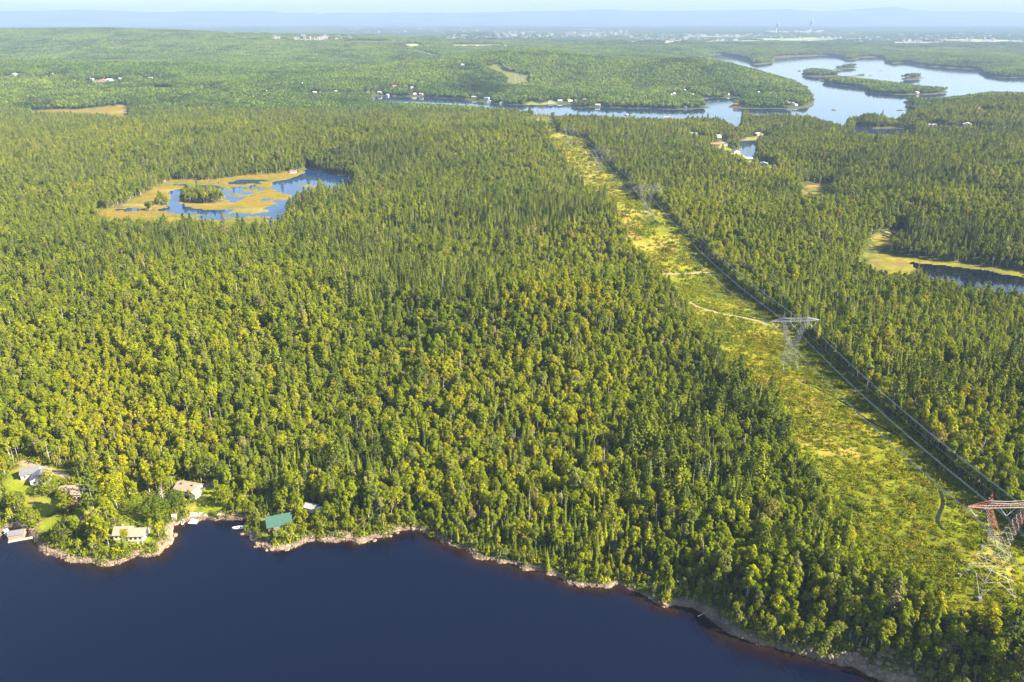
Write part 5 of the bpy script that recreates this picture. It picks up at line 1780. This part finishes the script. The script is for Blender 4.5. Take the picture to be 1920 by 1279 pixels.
# ------------------------------------------------------------------ low growth: shrubs of the clearing, scrub under and beside the trees, bog tussocks
def bush_mesh(name, seed, r, h, quads, leaf):
    rng = np.random.default_rng(seed)
    d = unit(rng.normal(size=(quads, 3))); d[:, 2] = np.abs(d[:, 2])
    P = d * (r, r, h) * rng.uniform(0.55, 1.05, (quads, 1))
    P[:, :2] += r * 0.3 * np.stack([np.sin(P[:, 1] * 5 + seed), np.cos(P[:, 0] * 5)], 1)
    V, Q = leaf_quads(P, unit(d + rng.normal(size=d.shape) * 0.5), rng.uniform(0.7, 1.3, quads) * leaf, rng)
    return fast_mesh(name, V, Q, [M_LEAF], attrs=[('leaf', 'FLOAT', 'FACE', rng.uniform(0.7, 1.3, quads))])


def low_growth():
    rng = np.random.default_rng(8)
    bushes = [bush_mesh('bush', 900 + i, r, h, q, l) for i, (r, h, q, l) in enumerate([(0.9, 0.9, 34, .5), (1.3, 1.5, 46, .55), (0.7, 1.6, 34, .42), (1.7, 1.2, 52, .6), (0.8, 0.5, 26, .4)])]
    lo, hi = CORRIDOR.min(0), CORRIDOR.max(0)
    pts = []
    for (y0, y1, step) in ((200, 700, 1.45), (700, 1300, 2.1), (1300, 2300, 3.6)):
        X, Y = np.meshgrid(np.arange(lo[0], hi[0], step), np.arange(max(lo[1], y0), min(hi[1], y1), step))
        X = (X + rng.uniform(-.5, .5, X.shape) * step).ravel(); Y = (Y + rng.uniform(-.5, .5, Y.shape) * step).ravel()
        m = in_view(X, Y); X, Y = X[m], Y[m]
        m = signed(X, Y, CORRIDOR, 10) > -2.0; X, Y = X[m], Y[m]
        m = off_track(X, Y, 0.9); X, Y = X[m], Y[m]
        dens = 0.62 - 0.32 * sstep(650, 900, Y) + 0.6 * fbm(X, Y, 22, 190) + 0.3 * vnoise(X, Y, 6, 192)
        m = rng.random(len(X)) < np.clip(dens, 0.07, 0.95); X, Y = X[m], Y[m]
        pts.append((X, Y, np.full(len(X), step / 1.45 * .62)))
    X = np.concatenate([p[0] for p in pts]); Y = np.concatenate([p[1] for p in pts]); K = np.concatenate([p[2] for p in pts])
    n = len(X)
    k = np.clip(2.1 + 1.5 * fbm(X, Y, 26, 194) + rng.normal(size=n) * 0.9, 0, 3.999); i = k.astype(int); f = (k - i)[:, None]
    pal = np.array([(0.065, 0.098, 0.006), (0.112, 0.150, 0.006), (0.170, 0.200, 0.006), (0.228, 0.232, 0.006), (0.27, 0.225, 0.02)])
    tint = pal[i] * (1 - f) + pal[np.minimum(i + 1, 4)] * f
    red = rng.random(n) < 0.006 + 0.16 * sstep(0.35, 0.6, fbm(X, Y + 90, 20, 69)); tint[red] = tint[red] * .4 + np.array((0.26, 0.09, 0.035)) * .6
    s = rng.uniform(0.6, 1.35, n) * K * 1.45
    s = np.where(rng.random(n) < 0.05, s * 1.7, s)
    R = np.stack([0 * s, 0 * s, rng.uniform(0, 6.28, n)], 1)
    scatter('clearing_shrubs', bushes, rng.integers(0, 5, n), np.stack([X, Y, ground_z(X, Y) - 0.05], 1), R, np.stack([s, s, s * rng.uniform(.7, 1.3, n)], 1), tint)
    # undergrowth of the nearest wood
    X, Y = jitter_grid(195, 760, 2.2, rng)
    m = in_view(X, Y); X, Y = X[m], Y[m]
    sd = ground_sd(X, Y)
    m = (sd > 2.0 + 1.6 * vnoise(X, Y, 8, 199)) & (signed(X, Y, CORRIDOR, 30) < 2)
    for P in LAWNS + GRAVEL: m &= signed(X, Y, P, 10) < -0.2
    for (cx, cyy, hw, fr, bk) in CLEAR_RECTS: m &= ~((np.abs(X - cx) < hw - 1.5) & (np.abs(Y - cyy) < 6))
    X, Y = X[m], Y[m]; n = len(X)
    tint = tints(n, np.zeros(n, bool), np.full(n, 0.12), np.full(n, -0.1), rng)
    s = rng.uniform(0.7, 1.9, n)
    scatter('undergrowth', bushes, rng.integers(0, 5, n), np.stack([X, Y, ground_z(X, Y) - 0.1], 1), np.stack([0 * s, 0 * s, rng.uniform(0, 6.28, n)], 1), np.stack([s, s, s * 1.2], 1), tint)


low_growth()


# ------------------------------------------------------------------ rocks of the near shore
def rock_mesh(seed, flat):
    import bmesh
    bm = bmesh.new()
    bmesh.ops.create_icosphere(bm, subdivisions=2, radius=1)
    rng = random.Random(seed)
    planes = [(Vector((rng.gauss(0, 1), rng.gauss(0, 1), rng.gauss(0, 1))).normalized(), rng.uniform(0.55, 0.9)) for _ in range(9)]
    for v in bm.verts:
        for n_, d in planes:
            e = v.co.dot(n_) - d
            if e > 0: v.co -= n_ * e
        v.co.z *= flat
        v.co += Vector((rng.gauss(0, .025), rng.gauss(0, .025), rng.gauss(0, .02)))
    me = bpy.data.meshes.new('boulder'); bm.to_mesh(me); bm.free(); me.materials.append(M_ROCK)
    return me


ROCKS = [rock_mesh(1000 + i, f) for i, f in enumerate((0.55, 0.7, 0.8, 0.45, 0.6))]
SLABS = [rock_mesh(1100 + i, f) for i, f in enumerate((0.34, 0.28, 0.4))]


def shore_rocks():
    P = NEAR_LINE
    seg = np.concatenate([[0], np.cumsum(np.linalg.norm(np.diff(P, axis=0), axis=1))])
    rng = np.random.default_rng(9)
    items = []
    for s in np.arange(4, seg[-1] - 3, 4.4):
        s = s + rng.uniform(-1.6, 1.6)
        x, y = np.interp(s, seg, P[:, 0]) + rng.normal() * 1.1, np.interp(s, seg, P[:, 1]) + rng.normal() * 0.9
        u, v, zc = to_pixel(x, y, 0.3)
        if not (4 < u < PW - 4 and v < PH - 2): continue
        if 342 < u < 398 or 20 < u < 62: continue
        if vnoise(np.array([x]), np.array([y]), 21, 210)[0] < -0.1 + 0.3 * (u > 800): continue
        r = rng.uniform(0.7, 1.25) * (1.35 if rng.random() < 0.25 else 1)
        o = link('boulder', ROCKS[int(rng.integers(0, 5))], None, (x, y, max(float(ground_z(x, y)), -0.1) + 0.05 * r))
        o.scale = (r * rng.uniform(.9, 1.5), r, r); o.rotation_euler = (rng.normal() * .2, rng.normal() * .2, rng.uniform(0, 6.28))
        tag(o, None, 'boulder', 'boulders along the near shore')
        items.append(dict(o=o, look='%s beige boulder' % ('large' if r > 1.15 else 'small' if r < 0.9 else 'medium'), u=u, v=v))
    describe(items)
    for (u, v, w, rz, lab) in [(525, 1026, 5.5, .1, 'long pinkish rock ledge below the green roofed cottage'), (552, 1022, 4.5, .4, 'pale rock ledge at the right foot of the cottage point'), (603, 1009, 5, .0, 'flat rock ledge right of the cottage point'),
            (640, 1010, 5, -.1, 'flat shelving rock ledge between cottage point and pale ledge'), (680, 1015, 5.5, .1, 'broad pale rock ledge midway between cottage point and cove'), (712, 1004, 4.5, .4, 'tilted pale rock ledge left of the cove'), (745, 994, 4, .4, 'sandy beige rock shelf at the left end of the cove'),
            (892, 1045, 4, -.5, 'sunlit rock slab right of the cove shadow'), (945, 1054, 3.5, -.2, 'low rock slab under the slim shore spruces'), (985, 1067, 4, -.3, 'long beige slab below the dense spruces'), (1030, 1077, 3.5, -.2, 'short beige slab right of the dense spruces'),
            (1086, 1094, 5.5, -.1, 'biggest sunlit rock slab at the bend of the shore'), (1140, 1099, 4.5, .25, 'bright ledged rock face left of the leaning broadleaf trees'), (1158, 1092, 3.5, .3, 'upper bright rock ledge above the shore slab'),
            (1243, 1137, 3, -.4, 'pink rock slab sliding into the brown shallows'), (207, 1058, 4.5, .1, 'pale rock slab at the tip of the rocky point'), (232, 1050, 4, .3, 'sloping beige rock slab right of the rocky point tip'), (255, 1038, 4, .1, 'brown rock shelf below the long white cottage'), (292, 1037, 4.5, .25, 'long rock shelf below the three cedars'), (150, 1050, 3.5, -.1, 'grey rock slab left of the rocky point tip'), (459, 974, 3, .2, 'pale rock slab behind the moored motorboat')]:
        x, y, z = hit(u, v)
        o = link('rock_ledge', SLABS[random.randrange(3)], None, (x, y, z - 0.25)); o.scale = (w * .62, w * .34, 1.9); o.rotation_euler = (random.uniform(-.08, .08), random.uniform(-.08, .08), rz)
        tag(o, lab, 'rock', 'rock ledges of the near shore')
    # rubble nobody could count
    s = rng.uniform(2, seg[-1] - 2, 3600)
    x, y = np.interp(s, seg, P[:, 0]) + rng.normal(size=len(s)) * 1.6, np.interp(s, seg, P[:, 1]) + rng.normal(size=len(s)) * 1.6
    z = ground_z(x, y)
    m = (z > -0.5) & (ground_sd(x, y) < 6); x, y, z = x[m], y[m], z[m]; n = len(x)
    r = rng.uniform(0.15, 0.55, n)
    scatter('shore_rubble', ROCKS, rng.integers(0, 5, n), np.stack([x, y, z], 1), rng.uniform(0, 6.28, (n, 3)), np.stack([r * 1.3, r, r], 1), np.ones((n, 3)) * .3)
    # steep bank at the lower right: broken grey rock
    q = np.array([(u, v) for u, v in zip(rng.uniform(1500, 1760, 500), rng.uniform(1215, 1290, 500))])
    items = []
    k = 0
    for (u, v) in q:
        x, y, z = hit(u, v)
        sd = float(ground_sd(np.array([x]), np.array([y]))[0])
        if not (0.3 < sd < 9) or k >= 60 or v > PH - 4: continue
        k += 1
        r = random.uniform(0.8, 1.7)
        o = link('boulder', ROCKS[random.randrange(5)], None, (x, y, z - .1)); o.scale = (r * 1.2, r, r * 1.1); o.rotation_euler = (random.uniform(-.4, .4), random.uniform(-.4, .4), random.uniform(0, 6))
        tag(o, None, 'boulder', 'broken rocks of the shaded bank')
        items.append(dict(o=o, look='%s rough rock of the steep bank' % ('large' if r > 1.3 else 'small'), u=u, v=v))
    describe(items)
    # clearing: white boulder, knoll
    x, y, z = hit(1800, 1054)
    o = link('boulder', ROCKS[2], None, (x, y, z + .4)); o.scale = (1.1, 1.0, 1.3); o.active_material_index = 0
    tag(o, 'round pale boulder alone in the clearing left of the red and white pylon', 'boulder')
    x, y, z = hit(1002, 226)
    b = link('rock_knoll', SLABS[0], None, (x, y, z - 1)); b.scale = (24, 12, 16)
    tag(b, 'pink bare rock knoll at the far end of the clearing', 'rock')
    # driftwood
    for (u, v, L, rz, lab) in [(1322, 1144, 11, 2.45, 'long pale fallen log slanting along the dark shore'), (1317, 1152, 5, .5, 'short pale log lying across the long fallen log')]:
        x, y = map(float, at_height(u, v, 0.9))
        b = MB(); b.bar((-L / 2, 0, 0), (L / 2, 0, 0.3), .20, 0, 6, .10)
        b.bar((L * .2, 0, .1), (L * .3, .8, .5), .06, 0, 4, .02); b.bar((L * .05, 0, .1), (L * .1, -.7, .4), .05, 0, 4, .02)
        tag(b.build('fallen_log', M_DEAD, None, (x, y, 0.9), rz), lab, 'log')


shore_rocks()


# ------------------------------------------------------------------ the plain: switchyard, town, chimneys, and far power masts
def plain():
    x, y, z = hit(896, 88)
    t = thing('electrical_substation', 'pale open switchyard of steel gantries on a gravel pad in the far forest', 'substation', (x, y, z), -0.02)
    b = MB(); b.box(-230, 230, -70, 90, -6, 1.0); b.build('gravel_pad', paint('pale_gravel', (.30, .26, .20)), t)
    for k in range(22):
        b = MB(); xx = -215 + k * 20.5; yy = random.choice((-40, 0, 40)); hh = random.uniform(16, 30)
        b.bar((xx, yy, 0), (xx, yy, hh), 0.9); b.bar((xx - 10, yy, hh * .85), (xx + 10, yy, hh * .85), 0.7)
        b.build('gantry', M_STEEL, t)
    for k in range(5):
        b = MB(); b.box(-180 + k * 85, -160 + k * 85, -10, 4, 1, 10); b.build('transformer', paint('pale_enamel', (.7, .7, .68)), t)
    x, y, z = hit(903, 84)
    b = MB(); Hm = 62
    for (ax, ay) in ((-5, -5), (5, -5), (5, 5), (-5, 5)): b.bar((ax, ay, -1), (0, 0, Hm), .8)
    for f in (.2, .4, .6, .8):
        c = [Vector((ax * (1 - f), ay * (1 - f), Hm * f)) for (ax, ay) in ((-5, -5), (5, -5), (5, 5), (-5, 5))]
        for k in range(4): b.bar(c[k], c[(k + 1) % 4], .5)
    tag(b.build('radio_mast', M_STEEL, None, (x, y, z)), 'tall thin lattice mast rising behind the far switchyard', 'mast')
    # the town is a scatter of pale roofs
    rng = np.random.default_rng(12)
    b = MB()
    for (u0, u1, v0, v1, n, hmin, hmax) in [(925, 1135, 63, 73, 150, 8, 30), (1060, 1180, 62, 70, 60, 10, 45), (1180, 1330, 66, 78, 110, 8, 20), (1280, 1500, 66, 72, 70, 8, 16), (560, 660, 70, 78, 26, 8, 14), (1500, 1920, 64, 82, 110, 8, 16), (1330, 1400, 72, 80, 14, 8, 12), (840, 930, 68, 76, 26, 8, 14), (500, 560, 72, 77, 8, 8, 12), (250, 560, 40, 52, 26, 10, 20), (650, 900, 54, 64, 26, 10, 20)]:
        for k in range(n):
            u, v = rng.uniform(u0, u1), rng.uniform(v0, v1)
            x, y, z = hit(u, v)
            s = y / 9000 * rng.uniform(0.4, 1.1)
            hh = rng.uniform(hmin, hmax) if rng.random() < .3 else hmin
            c = math.cos(rng.uniform(-.4, .4))
            b.box(x - 16 * s, x + 16 * s, y - 10 * s, y + 10 * s, z - 5, z + hh + 9, int(rng.integers(0, 3)))
    tag(b.build('town', [paint('town_white', (.34, .335, .32)), paint('town_cream', (.34, .30, .24)), paint('town_grey', (.22, .22, .23))]), kind='stuff')
    for (u, v, hp, lab) in [(1455, 62, 70, 'left white smoke plume rising above the far mill'), (1518, 61, 110, 'right white smoke plume rising above the far mill')]:
        x, y, z = hit(u, v)
        t = thing('chimney_stack', lab.replace('white smoke plume rising', 'mill stack with a white plume'), 'chimney', (x, y, z))
        b = MB(); b.bar((0, 0, 0), (0, 0, 70), 6, 0, 10, 4); b.build('stack', paint('pale_concrete', (.6, .6, .6)), t)
        import bmesh
        bm = bmesh.new(); bmesh.ops.create_icosphere(bm, subdivisions=3, radius=1)
        for vv in bm.verts:
            f = (vv.co.z + 1) / 2
            k = 12 + 14 * f
            nzz = 1 + .25 * float(vnoise(vv.co.x * 3 + u, vv.co.y * 3 + vv.co.z * 4, .7, 200))
            vv.co = Vector((vv.co.x * k * nzz + 22 * f, vv.co.y * k * nzz, 66 + f * hp))
        me = bpy.data.meshes.new('plume'); bm.to_mesh(me); bm.free(); me.materials.append(paint('white_vapour', (.22, .22, .22)))
        link('smoke_plume', me, t)
    b = MB()
    for k in range(26):
        u = rng.uniform(1440, 1540); x, y, z = hit(u, rng.uniform(60.5, 63))
        s = rng.uniform(.6, 1.6); b.box(x - 28 * s, x + 28 * s, y - 30, y + 30, z - 5, z + rng.uniform(10, 30))
    tag(b.build('mill_buildings', paint('mill_white', (.36, .36, .36))), kind='stuff')


plain()
